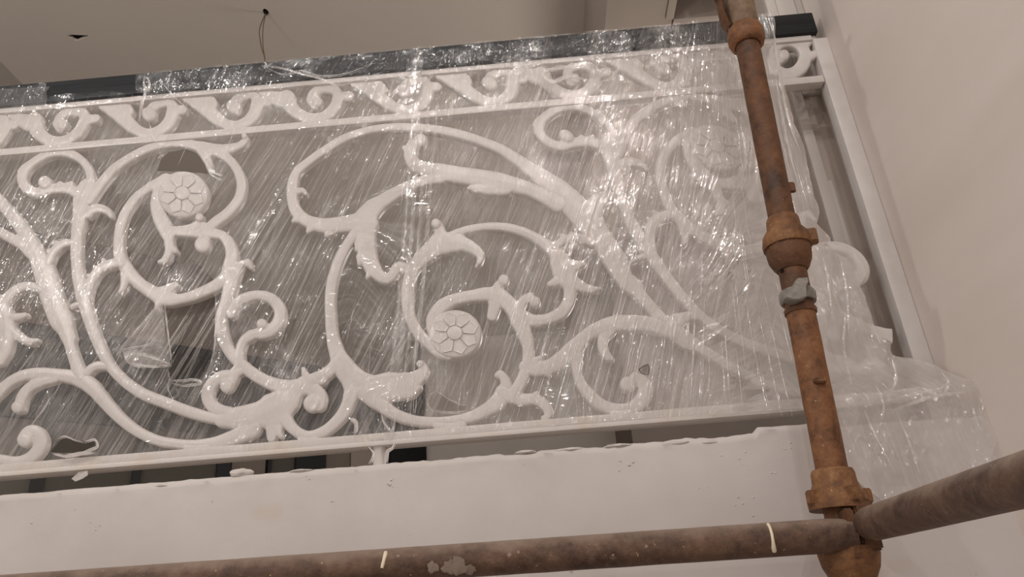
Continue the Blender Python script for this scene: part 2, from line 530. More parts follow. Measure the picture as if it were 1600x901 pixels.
# slanting glazed wall at the back left, plain wall at the back right
PW = Vector((-3.34, 5.09, 0)); DW = Vector((0.772, 0.635, 0)).normalized()
NW = Vector((DW.y, -DW.x, 0))               # towards the railing
def onW(px, py):
    v = ray(px, py)
    k = PW.dot(NW) / (v.x * NW.x + v.y * NW.y)
    q = v * k
    return (Vector((q.x, q.y, 0)) - PW).dot(DW), q.z
def wbox(name, t0, t1, z0, z1, d0, d1, mat, parent=None):
    bm = bmesh.new()
    P = [PW + DW * t0 + NW * d0, PW + DW * t1 + NW * d0, PW + DW * t1 + NW * d1, PW + DW * t0 + NW * d1]
    prism(bm, [Vector((p.x, p.y, ZC + z0)) for p in P], Vector((0, 0, z1 - z0)))
    return obj(name, bm, mat, parent, smooth=False)
z2 = onW(299, 545)[1]; z3 = onW(120, 650)[1]
TE = onW(662, 700)[0]
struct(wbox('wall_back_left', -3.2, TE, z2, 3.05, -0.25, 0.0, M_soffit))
win = struct(wbox('window_1', -3.2, TE, z2 - 0.07, z2, -0.02, 0.05, M_frame))
wbox('transom', -3.2, TE, z3 - 0.05, z3 + 0.02, -0.02, 0.04, M_frame, win)
wbox('sill', -3.2, TE, 0.262, 0.30, -0.05, 0.05, M_frame, win)
mull = [(-60, -45), (50, 72), (207, 220), (338, 358), (416, 422), (460, 506), (607, 662)]
mt = []
for a, b in mull:
    ta = onW(a, 740 - a * 0.05)[0]; tb = onW(b, 740 - b * 0.05)[0]
    mt.append((ta, tb))
    wbox('mullion', ta, tb, 0.30, z2 - 0.07, -0.02, 0.05, M_frame, win)
edges_t = [(-3.2, -3.2)] + mt
for (a, b), (c, d) in zip(edges_t, mt):
    wbox('pane', b, c, 0.30, z3 - 0.05, -0.015, 0.0, M_glass, win)
    wbox('pane', b, c, z3 + 0.02, z2 - 0.07, -0.015, 0.0, M_glassd, win)
# reveals of the right-hand bays
for a, b in ((362, 414), (506, 545), (547, 596)):
    ta = onW(a, 715)[0]; tb = onW(b, 715)[0]
    wbox('reveal_panel', ta, tb, 0.30, z3 - 0.05, 0.0, 0.02, M_soffit if a != 547 else M_header, win)
pe = PW + DW * TE
struct(bxo('wall_back', (pe.x, 3.2, pe.y, pe.y + 0.15, ZC + 0.262, ZC + 3.05), M_farwall))
xc = atY(962, 682, pe.y).x
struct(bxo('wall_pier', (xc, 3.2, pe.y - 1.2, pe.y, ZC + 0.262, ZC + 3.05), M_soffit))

# ================================================================ the railing
YR = 1.40
DEP = 0.017
XEND = 0.742
rail = thing('balcony_railing', 'white ornate scrollwork railing with a black handrail behind clear plastic film', 'railing', (-0.2, YR, ZC + 0.28))
ZH0, ZH1 = ZC + 1.245, ZC + 1.307
bxo('handrail', (-2.4, 0.752, YR - 0.014, YR + 0.046, ZH0, ZH1), M_hand, rail, 0.004)
ZM = ZC + 1.1135
bxo('top_bar', (-2.4, XEND - 0.005, YR - 0.006, YR + 0.036, ZH0 - 0.016, ZH0 - 0.0005), M_iron, rail, 0.003)
bxo('middle_bar', (-2.4, XEND - 0.005, YR - 0.004, YR + 0.022, ZM - 0.010, ZM + 0.010), M_iron, rail, 0.004)
ZB = ZC + 0.350
bmb = bmesh.new()
box(bmb, -2.4, XEND - 0.005, YR - 0.006, YR + 0.028, ZB - 0.004, ZB + 0.013, 0.003)
box(bmb, -2.4, XEND - 0.005, YR - 0.011, YR + 0.032, ZB - 0.013, ZB - 0.0035, 0.003)
obj('bottom_bar', bmb, M_irond, rail)
bxo('end_bar', (XEND - 0.004, XW, YR - 0.004, YR + 0.03, ZC + 0.285, ZH0 - 0.01), M_iron, rail, 0.004)
# foot of the railing, with torn film and foam round it
bm = bmesh.new()
f0 = atY(593, 700, YR + 0.01)
lathe(bm, (f0.x, f0.y, ZC + 0.262), (0, 0, 1), [(0.026, 0), (0.022, 0.02), (0.013, 0.036), (0.0115, 0.06), (0.014, 0.074), (0.021, 0.088)], 24, 0.004)
obj('foot', bm, M_irond, rail)
for fx in (-0.9, -1.7):
    bm = bmesh.new()
    lathe(bm, (fx - 0.55, YR + 0.01, ZC + 0.262), (0, 0, 1), [(0.022, 0), (0.015, 0.03), (0.0115, 0.06), (0.017, 0.088)], 16)
    obj('foot', bm, M_irond, rail)

PROF = [(-1, 1.0), (-1, 0.34), (-0.93, 0.12), (-0.72, 0.0), (0, -0.05), (0.72, 0.0), (0.93, 0.12), (1, 0.34), (1, 1.0)]
WK = 1.12
def sweep(bm, rows, dx=0.0, y0=0.0):
    """rows: image-measured centre line (x, y, width) laid on the plane of the casting."""
    pts = spline(rows)
    n = len(pts)
    sec = []
    def section(c, t, half):
        nx, ny = -t[1], t[0]
        A = atY(c[0] - nx * half, c[1] - ny * half, YR); B = atY(c[0] + nx * half, c[1] + ny * half, YR)
        A.x += dx; B.x += dx
        if max(A.x, B.x) > XEND + (0.008 if dx < 1 else -0.018): return None
        mid = (A + B) * 0.5; hv = (B - A) * 0.5
        kk = min(1.0, hv.length / 0.006)
        out = []
        for s, d in PROF:
            p = mid + hv * s
            p.y = YR + y0 + DEP * (1 - (1 - d) * (0.55 + 0.45 * kk)) if d < 1 else YR + y0 + DEP
            out.append(p)
        return out
    def tang(i):
        a = pts[max(0, i - 1)]; b = pts[min(n - 1, i + 1)]
        L = math.hypot(b.x - a.x, b.y - a.y) or 1
        return ((b.x - a.x) / L, (b.y - a.y) / L)
    t0 = tang(0); w0 = pts[0].z / 2 * WK
    for k in range(4, 0, -1):
        a = k / 4 * math.pi / 2 * 0.96
        sec.append(section((pts[0].x - t0[0] * w0 * math.sin(a), pts[0].y - t0[1] * w0 * math.sin(a)), t0, w0 * math.cos(a)))
    for i in range(n):
        sec.append(section((pts[i].x, pts[i].y), tang(i), max(0.6, pts[i].z / 2 * WK)))
    t1 = tang(n - 1); w1 = pts[-1].z / 2 * WK
    for k in range(1, 5):
        a = k / 4 * math.pi / 2 * 0.96
        sec.append(section((pts[-1].x + t1[0] * w1 * math.sin(a), pts[-1].y + t1[1] * w1 * math.sin(a)), t1, w1 * math.cos(a)))
    rings = []
    for s in sec + [None]:
        if s is None:
            if len(rings) > 1:
                for a, b in zip(rings, rings[1:]):
                    for k in range(len(PROF)):
                        k2 = (k + 1) % len(PROF)
                        bm.faces.new((a[k], a[k2], b[k2], b[k]))
                bm.faces.new(rings[0]); bm.faces.new(list(reversed(rings[-1])))
            else:
                for r in rings:
                    for v in r: bm.verts.remove(v)
            rings = []
        else:
            rings.append([bm.verts.new(p) for p in s])
def knob(bm, x, y, r, dx=0.0, y0=-0.003):
    c = atY(x, y, YR)
    if c.x + dx > XEND - 0.01: return
    ex = atY(x + r, y, YR) - c; ey = atY(x, y + r, YR) - c
    n = 20
    rows = []
    for k, (q, d) in enumerate(((1.0, 1.0), (1.0, 0.32), (0.93, 0.10), (0.75, -0.03), (0.4, -0.08))):
        row = []
        for i in range(n):
            a = 2 * math.pi * i / n
            p = c + ex * (q * math.cos(a)) + ey * (q * math.sin(a))
            row.append(bm.verts.new((p.x + dx, YR + y0 + DEP * d, p.z)))
        rows.append(row)
    for a, b in zip(rows, rows[1:]):
        for i in range(n):
            j = (i + 1) % n
            bm.faces.new((a[i], a[j], b[j], b[i]))
    bm.faces.new(rows[-1]); bm.faces.new(list(reversed(rows[0])))

# each entry: name, strokes, knobs -- measured on the photograph's left bay
LEFT = [
 ('trunk_scroll', [[(135,292,26),(128,305,28),(122,340,20),(118,375,17),(118,410,16),(123,440,20),(131,475,19),(148,526,17),(173,574,16),(213,609,17),(262,630,17),(300,644,17),(340,654,15),(375,657,14),(400,650,26)]], []),
 ('arch_scroll', [[(138,312,14),(152,291,15),(175,264,13),(200,246,12),(225,233,12),(250,225,12),(275,222,12),(300,225,14),(318,230,19),(338,233,18),(357,231,14),(374,226,11),(384,217,9),(381,211,8)],
                  [(338,236,14),(351,243,13),(366,258,13),(376,282,15),(373,307,15),(357,329,15),(335,346,15),(322,358,15)],
                  [(312,230,16),(320,243,14),(327,258,10)]], [(382,213,5)]),
 ('flower_scroll', [[(187,407,18),(184,388,16),(185,362,15),(192,336,14),(207,312,13),(224,297,12),(242,286,14),(258,279,18)],
                    [(250,290,14),(245,305,18),(244,322,20),(250,342,22),(259,360,22),(263,378,14),(262,394,12),(255,406,11),(247,408,6)],
                    [(256,358,12),(275,359,14),(294,357,15),(308,350,14),(312,340,10)],
                    [(262,360,10),(290,364,9),(320,362,16)],
                    [(320,358,22),(318,372,18),(316,380,18)],
                    [(187,405,18),(200,425,19),(217,442,18),(235,454,20),(250,462,26),(262,466,20),(282,465,15),(306,458,16),(332,446,17),(350,432,18),(357,415,20)],
                    [(248,456,18),(262,450,15),(272,444,11)], [(245,462,14),(244,476,8),(242,480,6)],
                    [(192,412,14),(193,432,13),(190,448,10),(185,455,6)],
                    [(262,380,10),(270,388,6)]], [(312,340,7),(316,382,13)]),
 ('leaf_scroll', [[(322,362,16),(345,366,14),(357,380,17),(361,398,19),(358,416,20),(360,440,22),(352,470,18),(344,496,17),(347,524,18),(357,547,17),(372,564,18),(388,578,18),(410,592,18),(430,600,20),(448,606,26)],
                  [(364,442,12),(370,425,12),(376,411,10),(386,409,8)], [(386,409,8),(390,415,5)]], []),
 ('side_curl', [[(360,488,16),(366,476,16),(380,465,15),(400,460,14),(420,464,16),(433,476,18),(437,492,18),(430,508,18),(415,518,18),(400,520,16)],
                [(372,562,18),(374,546,14),(380,531,14),(392,522,16)],
                [(364,580,12),(369,572,10),(374,564,10)]], [(409,506,9)]),
 ('lower_hook', [[(366,584,14),(362,594,14),(356,602,16)], [(376,578,12),(362,584,15),(345,587,17),(330,598,18),(323,614,19),(327,629,19),(340,640,20),(360,648,24)]], [(354,603,11)]),
 ('bud_loop', [[(140,297,18),(141,283,13),(137,264,12),(126,249,12),(110,239,13),(92,236,13),(72,240,12),(51,252,12),(36,266,15),(33,281,15),(41,293,15),(55,299,14),(70,296,14),(86,293,15),(104,293,15),(120,301,16),(132,310,18)],
               [(36,262,8),(31,266,6)], [(88,290,9),(93,285,7)], [(104,288,9),(110,285,7)], [(118,296,9),(124,293,7)]], [(70,285,11)]),
 ('small_leaf', [[(135,332,16),(146,325,14),(158,325,13),(168,330,11),(172,337,7)]], []),
 ('leaf_link', [[(114,378,10),(100,379,12),(89,385,13),(80,396,13),(74,410,13)], [(82,392,8),(76,391,5)], [(92,382,8),(87,378,5)]], []),
 ('leaf_arch', [[(131,478,16),(135,455,15),(141,438,14),(150,424,14),(163,414,14),(182,409,14)], [(142,434,8),(137,430,5)], [(151,422,8),(147,417,5)], [(163,412,8),(160,406,5)],
                [(128,474,10),(117,475,9),(111,478,8)]], []),
 ('tie_link', [[(134,582,13),(142,574,13),(152,570,13),(164,570,14)]], []),
]
LEFTONLY = [
 ('leaf_stem', [[(-14,300,16),(0,316,17),(15,333,18),(30,352,20),(43,373,22),(55,396,25),(66,420,31),(78,460,33),(92,496,34),(102,518,24),(108,540,16),(115,562,17),(123,584,22)],
                [(-12,358,14),(0,362,14),(16,371,15),(32,380,16),(46,392,20)], [(98,510,16),(110,521,9),(114,526,7)]], []),
 ('spray_leaf', [[(62,452,12),(48,446,13),(33,447,13),(18,456,14),(6,468,16),(-2,478,20)],
                 [(-6,470,24),(5,490,24),(8,515,24),(4,542,24),(-4,560,20)], [(6,495,16),(24,494,12),(38,491,8)],
                 [(10,508,16),(24,522,14),(42,532,12),(56,530,6)]], []),
 ('bottom_branch', [[(-20,626,15),(0,607,15),(16,594,15),(36,585,16),(60,582,17),(85,584,18),(107,587,20),(125,592,24),(140,602,24),(152,615,21),(170,636,19),(190,656,17),(215,674,16),(245,687,15),(275,692,14),(300,694,15),(330,692,18),(362,683,22),(392,668,28)],
                    [(84,590,14),(60,596,15),(42,606,15),(32,620,16),(28,636,17)]], [(27,636,10)]),
 ('bottom_spiral', [[(-12,716,15),(0,717,15),(22,720,15),(42,716,17),(56,704,19),(62,690,20),(58,676,18),(48,672,18),(40,677,19),(36,685,20)]], [(38,687,12)]),
 ('mount_pad', [[(292,699,14),(307,700,14),(322,698,14)]], []),
]
MID = [
 ('leaf_body', [[(345,655,22),(372,652,34),(400,648,38),(425,640,50),(447,622,40),(462,606,28)],
                [(447,606,24),(470,603,22),(488,607,22),(499,618,20),(497,631,20)],
                [(443,622,28),(441,640,20),(448,658,18),(462,673,16),(482,680,15),(505,673,16),(525,657,17),(540,637,19),(548,612,22),(546,592,26)],
                [(424,655,24),(423,676,16),(423,683,14)], [(430,668,12),(436,678,6)]], [(487,630,14)]),
 ('branch', [[(530,556,18),(520,572,17),(508,583,18),(490,592,20),(472,600,24)], [(482,594,14),(476,584,11),(473,575,7)], [(508,586,12),(503,596,9),(498,598,6)]], []),
 ('main_stem', [[(572,345,16),(556,361,15),(544,377,14),(533,396,15),(524,418,16),(517,445,16),(515,470,16),(516,495,17),(518,520,18),(524,545,22),(536,572,32),(556,594,36),(580,606,38)],
                [(580,606,38),(607,603,42),(635,598,34),(653,588,22),(662,577,16),(658,566,9)],
                [(560,600,34),(580,619,26),(600,635,20),(622,648,17),(650,656,15),(687,658,15),(725,653,16),(756,641,19),(778,626,25),(788,610,26),(790,596,16),(782,582,11),(776,586,8)],
                [(620,612,20),(640,614,14),(655,604,8)]], [(656,568,6)]),
 ('leaf_loop', [[(560,346,28),(540,348,24),(520,350,22),(500,350,21),(478,343,18),(463,330,18),(456,312,16),(456,288,16),(463,267,13),(480,252,12),(505,234,12),(535,216,12),(560,206,11),(590,199,11),(625,197,12),(665,199,12),(700,204,13),(737,214,13),(775,228,14),(800,242,16),(826,260,18),(850,278,26),(876,299,34),(900,322,36),(925,352,36),(948,382,32),(965,410,32),(978,436,25),(990,448,21),(1002,460,17),(1015,475,16),(1032,495,18),(1050,512,26),(1075,530,22),(1100,546,15),(1125,561,14),(1150,576,14),(1175,589,14),(1200,600,14),(1225,607,14),(1250,613,14)],
                [(464,298,10),(472,296,9),(477,301,6)], [(465,340,10),(459,343,5)], [(485,354,10),(481,359,5)], [(515,358,12),(511,364,6)],
                [(984,434,16),(1000,442,9),(1004,448,7)],
                [(1040,503,18),(1046,500,13),(1056,495,13),(1072,493,14),(1086,492,14)], [(988,406,6),(998,401,6),(1008,396,6)]], []),
 ('crest_curl', [[(656,222,16),(644,226,17),(640,240,18),(647,254,19),(664,262,20),(690,267,24),(720,272,24),(750,276,24),(780,282,26),(806,288,22),(828,294,20),(850,304,22),(872,316,24)],
                 [(690,276,16),(660,281,15),(625,296,17),(600,311,20),(580,326,28),(570,345,38),(570,370,30),(573,392,28),(580,414,24),(592,429,18),(603,434,16),(613,428,15),(620,416,15),(630,417,16),(640,422,18)],
                 [(790,290,24),(765,292,20),(745,293,12),(732,292,5)], [(640,236,10),(633,231,6)], [(648,260,10),(638,249,5)], [(560,378,10),(557,386,5)], [(563,400,10),(561,409,5)], [(578,424,9),(574,430,5)]], [(657,219,11)]),
 ('spur_leaf', [[(933,346,24),(926,330,22),(926,316,18),(936,307,15),(950,303,13),(959,307,9)], [(920,322,8),(916,317,5)]], []),
 ('short_link', [[(926,378,12),(910,371,13),(893,370,12),(879,375,12),(866,385,12)], [(882,372,8),(878,367,5)], [(898,368,8),(894,364,5)]], []),
 ('inner_scroll', [[(688,377,32),(672,390,26),(657,403,22),(645,418,19),(638,436,17),(635,458,17),(637,481,17),(643,501,16),(654,519,16),(669,535,17),(686,547,20),(700,552,18)],
                   [(690,378,32),(712,377,28),(728,381,20),(741,388,16),(750,397,13),(749,407,9),(743,415,4)],
                   [(690,372,26),(687,360,17),(684,350,15)],
                   [(700,368,12),(725,358,11),(750,353,11),(775,352,12),(800,355,13),(826,364,14),(849,377,16),(866,391,20),(875,406,30),(882,420,36),(888,436,26),(891,452,19),(888,470,18),(877,486,18),(857,496,16),(836,499,17),(818,496,24)],
                   [(730,384,12),(742,384,7)],
                   [(884,412,22),(898,413,16),(911,410,9)], [(888,432,22),(904,443,17),(922,450,12),(940,448,4)], [(880,430,20),(868,438,14),(858,442,8)]], [(681,349,8)]),
 ('rosette_scroll', [[(676,528,10),(674,510,16),(677,495,20),(690,477,20),(712,466,17),(736,461,17),(760,458,20),(777,461,26),(790,468,22),(802,482,22),(812,500,26),(820,521,21),(825,542,17),(825,562,18),(818,586,17),(808,606,18),(798,618,22),(786,612,20)],
                     [(772,458,18),(778,446,14),(786,438,12)], [(774,464,20),(772,480,18),(769,492,16)],
                     [(814,496,22),(812,482,15),(817,469,14),(828,462,13)],
                     [(800,620,18),(815,623,18),(835,622,16),(850,630,16),(857,643,14),(853,654,9)], [(835,618,8),(838,613,5)]], [(787,437,9),(836,471,9)]),
 ('low_branch', [[(822,573,22),(838,575,22),(857,572,22),(876,562,25),(894,546,26),(914,525,19),(936,511,20),(960,504,23),(990,503,23),(1020,506,22),(1046,514,24)],
                 [(830,566,10),(840,560,6)], [(852,578,14),(858,586,7)], [(898,548,22),(902,562,16),(901,578,14),(908,598,16),(922,616,18),(938,630,18),(960,638,18),(984,637,18),(1001,626,22),(1009,609,22),(1003,594,19),(992,588,15)],
                 [(954,512,20),(944,525,16),(942,541,15),(949,555,14),(957,560,7)], [(1060,522,22),(1072,533,20)]], [(981,600,13)]),
 ('mount_pad', [[(682,664,13),(700,666,14),(722,662,13)]], []), ('mount_pad', [[(470,686,12),(480,687,12),(492,684,12)]], []),
 ('mount_pad', [[(958,646,12),(972,646,13),(986,644,12)]], []), ('mount_pad', [[(850,652,10),(853,657,10)]], []),
]
PERIOD = 1.214
def cast(o, vox=0.0017, it=5):
    """fuse the strokes of one scroll into a single casting with filleted crotches"""
    m = o.modifiers.new('fuse', 'REMESH'); m.mode = 'VOXEL'; m.voxel_size = vox; m.use_smooth_shade = True
    k = o.modifiers.new('soften', 'SMOOTH'); k.factor = 0.5; k.iterations = it
    dg = bpy.context.evaluated_depsgraph_get()
    me = bpy.data.meshes.new_from_object(o.evaluated_get(dg))
    o.modifiers.clear()
    if len(me.polygons) > 50:
        old = o.data; o.data = me
        for p in me.polygons: p.use_smooth = True
    return o
def build(defs, dx=0.0):
    for i, (nm, strokes, knobs) in enumerate(defs):
        bm = bmesh.new()
        for j, s in enumerate(strokes):
            if len(s) == 2 and s[1][2] <= 6:           # a tooth of a leaf edge
                (xa, ya, wa), (xb, yb, wb) = s
                s = [(xa, ya, wa * 1.5), (xa + (xb - xa) * 1.3, ya + (yb - ya) * 1.3, wb * 1.3)]
            sweep(bm, s, dx, 0.0003 * j + 0.0002 * (i % 4))
        for k in knobs: knob(bm, *k, dx=dx)
        if len(bm.verts): cast(obj(nm, bm, M_iron, rail))
        else: bm.free()
build(LEFT); build(LEFTONLY); build(MID)
build(LEFT, PERIOD)

# flower medallions: a disc with a centre boss and eight petals
def rosette(cx, cy, rx, ry, rot, dx=0.0):
    c = atY(cx, cy, YR); c.x += dx
    ex = atY(cx + rx, cy, YR) - atY(cx, cy, YR); ey = atY(cx, cy - ry, YR) - atY(cx, cy, YR)
    def P(r, a, y): 
        p = c + ex * (r * math.cos(a)) + ey * (r * math.sin(a)); return Vector((p.x, y, p.z))
    bm = bmesh.new(); n = 40; rows = []
    for r, d in ((1.0, 1.0), (1.0, 0.3), (0.97, 0.06), (0.92, -0.06), (0.0, -0.06)):
        if r == 0:
            q = bm.verts.new(P(0, 0, YR + DEP * d))
            for i in range(n): bm.faces.new((rows[-1][i], rows[-1][(i + 1) % n], q))
        else:
            rows.append([bm.verts.new(P(r, 2 * math.pi * i / n, YR + DEP * d - 0.002)) for i in range(n)])
    for a, b in zip(rows, rows[1:]):
        for i in range(n): bm.faces.new((a[i], a[(i + 1) % n], b[(i + 1) % n], b[i]))
    bm.faces.new(list(reversed(rows[0])))
    disc = obj('rosette', bm, M_iron, rail)
    yf = YR - 0.003
    bm = bmesh.new(); rows = []
    for r, d in ((0.30, 0.0), (0.285, -0.0022), (0.25, -0.003)):
        rows.append([bm.verts.new(P(r, 2 * math.pi * i / 24, yf + d)) for i in range(24)])
    for a, b in zip(rows, rows[1:]):
        for i in range(24): bm.faces.new((a[i], a[(i + 1) % 24], b[(i + 1) % 24], b[i]))
    bm.faces.new(rows[-1])
    obj('flower_centre', bm, M_iron, disc)
    shape = [(0.32, -0.33), (0.60, -0.37), (0.74, -0.35), (0.92, 0.0), (0.74, 0.35), (0.60, 0.37), (0.32, 0.33)]
    for k in range(8):
        a = rot + k * math.pi / 4
        bm = bmesh.new(); rows = []
        cr, s0 = 0.60, None
        for s, d in ((1.0, 0.0), (0.97, -0.0016), (0.90, -0.0019), (0.70, -0.0012)):
            row = []
            for r, t in shape:
                rr = cr + (r - cr) * s; tt = t * s
                row.append(bm.verts.new(P(rr, a + tt, yf + d)))
            rows.append(row)
        m = len(shape)
        for p_, q_ in zip(rows, rows[1:]):
            for i in range(m): bm.faces.new((p_[i], p_[(i + 1) % m], q_[(i + 1) % m], q_[i]))
        bm.faces.new(rows[-1])
        obj('petal', bm, M_iron, disc, smooth=False)
rosette(286, 303, 40, 36, 0.35)
rosette(711, 521, 42, 37.5, 0.30)
rosette(286, 303, 40, 36, 0.35, PERIOD)

# running scroll of the frieze between the top and middle bars
FR = [[(28,178,9),(44,184,18),(58,193,22),(70,206,19),(84,216,15),(100,219,13),(116,214,14),(129,203,16),(136,189,17),(137,176,15),(130,170,12)],
      [(128,171,10),(117,173,12),(107,178,13),(102,186,15)], [(138,182,14),(152,182,13)], [(44,176,16),(60,178,22),(66,184,18)], [(88,222,12),(102,223,10)]]
fx0 = atY(101, 190, YR).x
fcent = [fx0 + 0.2065 * k for k in range(-2, 9)]
FX2 = [[(470,150,22),(474,160,20),(486,173,16),(505,181,14),(525,180,14),(541,170,16),(549,155,16),(548,141,14),(538,135,13),(522,136,13),(510,144,12),(507,154,12)], [(507,154,12),(514,160,14)],
       [(430,142,8),(446,148,18),(462,152,22)], [(552,148,14),(568,146,12)], [(500,186,12),(514,186,10)]]
for k, xc_ in enumerate(fcent):
    if xc_ > 0.50: continue
    WK = 1.22
    bm = bmesh.new()
    use2 = (k % 3 == 2)
    if use2:
        ref = atY(520, 157, YR).x
        for j, s in enumerate(FX2): sweep(bm, s, xc_ - ref, 0.0003 * j)
        knob(bm, 518, 157, 9, xc_ - ref)
    else:
        for j, s in enumerate(FR): sweep(bm, s, xc_ - fx0, 0.0003 * j)
        knob(bm, 101, 190, 12, xc_ - fx0)
    if len(bm.verts): cast(obj('frieze_scroll', bm, M_iron, rail))
    else: bm.free()
WK = 1.12
WK = 1.35
bm = bmesh.new()
sweep(bm, [(1208,92,14),(1212,106,14),(1226,114,14),(1242,112,15),(1255,100,16),(1259,84,15),(1252,70,14),(1238,63,13),(1222,65,13),(1212,75,12),(1211,86,13),(1220,90,12)])
knob(bm, 1225, 86, 9)
sweep(bm, [(1258,66,14),(1266,60,12),(1271,58,8)])
sweep(bm, [(1258,92,12),(1268,86,10),(1276,82,9)])
WK = 1.12
cast(obj('end_curl', bm, M_iron, rail))

# ================================================================ scaffold
YS = 1.19
def axis_pt(x, y): return atY(x, y, YS)
pb = axis_pt(1313, 800); pt = axis_pt(1166, 60)
ax = (pt - pb).normalized()
def on_axis(y):                              # point of the standard seen at image row y
    lo, hi = -0.8, 1.6
    for _ in range(50):
        m = (lo + hi) / 2
        if toPX(pb + ax * m)[1] > y: lo = m
        else: hi = m
    return (lo + hi) / 2
RT = 0.02415
std = thing('scaffold_standard', 'rusty upright scaffold tube with cast locking cups in front of the railing', 'scaffold tube', (pb.x, pb.y, 0))
h_base = -pb.z / ax.z
def tubeseg(name, h0, h1, r, mat, parent, cap=True):
    bm = bmesh.new(); n = 30
    steps = max(2, int((h1 - h0) / 0.03))
    pr = [(r, h0 + (h1 - h0) * i / steps) for i in range(steps + 1)]
    if cap: pr = [(0.0005, h0)] + pr + [(0.0005, h1)]
    lathe(bm, pb, ax, pr, n, 0.0006)
    return obj(name, bm, mat, parent)
hj = on_axis(487)
tubeseg('lower_tube', h_base, hj, RT, M_rust, std)
tubeseg('spigot_sleeve', hj - 0.006, on_axis(415), RT * 0.985, M_rustd, std)
tubeseg('upper_tube', on_axis(412), on_axis(40), RT * 0.98, M_rustd, std)
tubeseg('top_tube', on_axis(42), 2.4, RT * 0.97, M_tan, std)
bm = bmesh.new(); lathe(bm, pb, ax, [(0.07, h_base), (0.07, h_base + 0.006), (0.026, h_base + 0.006)], 4); obj('base_plate', bm, M_rustd, std, smooth=False)

def cup(name, prof, mat, y=None, h=None, arc=None, wob=0.0012, parent=None):
    bm = bmesh.new()
    hh = on_axis(y) if h is None else h
    lathe(bm, pb + ax * hh, ax, prof, 44, wob, arc)
    return obj(name, bm, mat, parent or std)
SOL = lambda pr, ri: pr + [(ri, pr[-1][1]), (ri, pr[0][1]), pr[0]]
# middle joint: loose top cup with its lug above the welded bottom cup
cup('locking_cup', SOL([(0.0415, -0.004), (0.0425, 0.004), (0.0395, 0.020), (0.0300, 0.034), (0.0285, 0.052), (0.0265, 0.057)], 0.0246), M_rustc, y=385)
def lug(name, y, a, r0, r1, hh, wd, mat):
    bm = bmesh.new(); b = pb + ax * on_axis(y)
    u = ax.cross(Vector((0, 1, 0))).normalized(); v = ax.cross(u)
    d = u * math.cos(a) + v * math.sin(a); s = ax.cross(d)
    prism(bm, [b + d * r0 - s * wd, b + d * r1 - s * wd * 0.8, b + d * r1 + s * wd * 0.8, b + d * r0 + s * wd], ax * hh)
    bmesh.ops.bevel(bm, geom=bm.edges[:], offset=0.002, segments=2, affect='EDGES')
    return obj(name, bm, mat, std)
def ang(dx, dy):                             # lathe angle of a world direction
    u = ax.cross(Vector((0, 1, 0))).normalized(); v = ax.cross(u); d = Vector((dx, dy, 0))
    return math.atan2(d.dot(v), d.dot(u))
lug('cup_lug', 387, ang(1, -0.35), 0.030, 0.0520, 0.026, 0.012, M_rustc)
cup('welded_cup', SOL([(0.0255, -0.036), (0.0300, -0.030), (0.0365, -0.016), (0.0385, 0.0), (0.0385, 0.010)], 0.0244), M_rustd, y=395)
# drain hole, slot and stop
def dot(name, px, py, r, mat):
    c = axis_pt(px, py); b = pb + ax * on_axis(py)
    d = Vector((0, -1, 0)); off = (c - b); off.y = 0
    k = min(0.9, off.length / RT)
    d = (off.normalized() * k + Vector((0, -math.sqrt(1 - k * k), 0)))
    bm = bmesh.new()
    lathe(bm, b + d * (RT - 0.003), d, [(0.0002, 0.0034), (r, 0.0034), (r, 0)], 18)
    return obj(name, bm, mat, std)
dot('drain_hole', 1215, 427, 0.0042, M_hole)
lug('stop_pin', 303, ang(1, -0.1), 0.020, 0.034, 0.022, 0.004, M_rustd)
lug('stop_pin', 606, ang(-0.02, -1), 0.020, 0.033, 0.009, 0.010, M_rustc)
# grey cast collar with its wedge
cup('collar', SOL([(0.0285, -0.015), (0.0300, -0.011), (0.0300, 0.002), (0.0275, 0.007)], 0.0243), M_zinc, y=461, wob=0.002)
bm = bmesh.new()
wq = [(1228, 464), (1246, 434), (1263, 432), (1264, 441), (1258, 446), (1262, 462), (1250, 468), (1238, 468)]
prism(bm, [atY(x, y, YS - 0.041) for x, y in wq], Vector((0, 0.022, 0)))
bmesh.ops.bevel(bm, geom=bm.edges[:], offset=0.0015, segments=2, affect='EDGES')
obj('wedge', bm, M_zinc, std)
cup('tube_lip', SOL([(0.0262, -0.004), (0.0268, 0.003), (0.0255, 0.006)], 0.0243), M_rustd, y=487)
# bottom joint
cup('locking_cup', SOL([(0.0440, -0.004), (0.0450, 0.006), (0.0425, 0.016), (0.0375, 0.024), (0.0335, 0.036), (0.0325, 0.050), (0.0300, 0.056)], 0.0246), M_rustc, y=792)
for a in (ang(-1, -0.2), ang(1, -0.25), ang(0.2, -1)):
    lug('cup_lug', 789, a, 0.036, 0.0490, 0.022, 0.009, M_rustc)
cup('welded_cup', SOL([(0.0262, -0.048), (0.0300, -0.042), (0.0400, -0.022), (0.0440, -0.004), (0.0440, 0.006)], 0.0244), M_rustc, y=862)
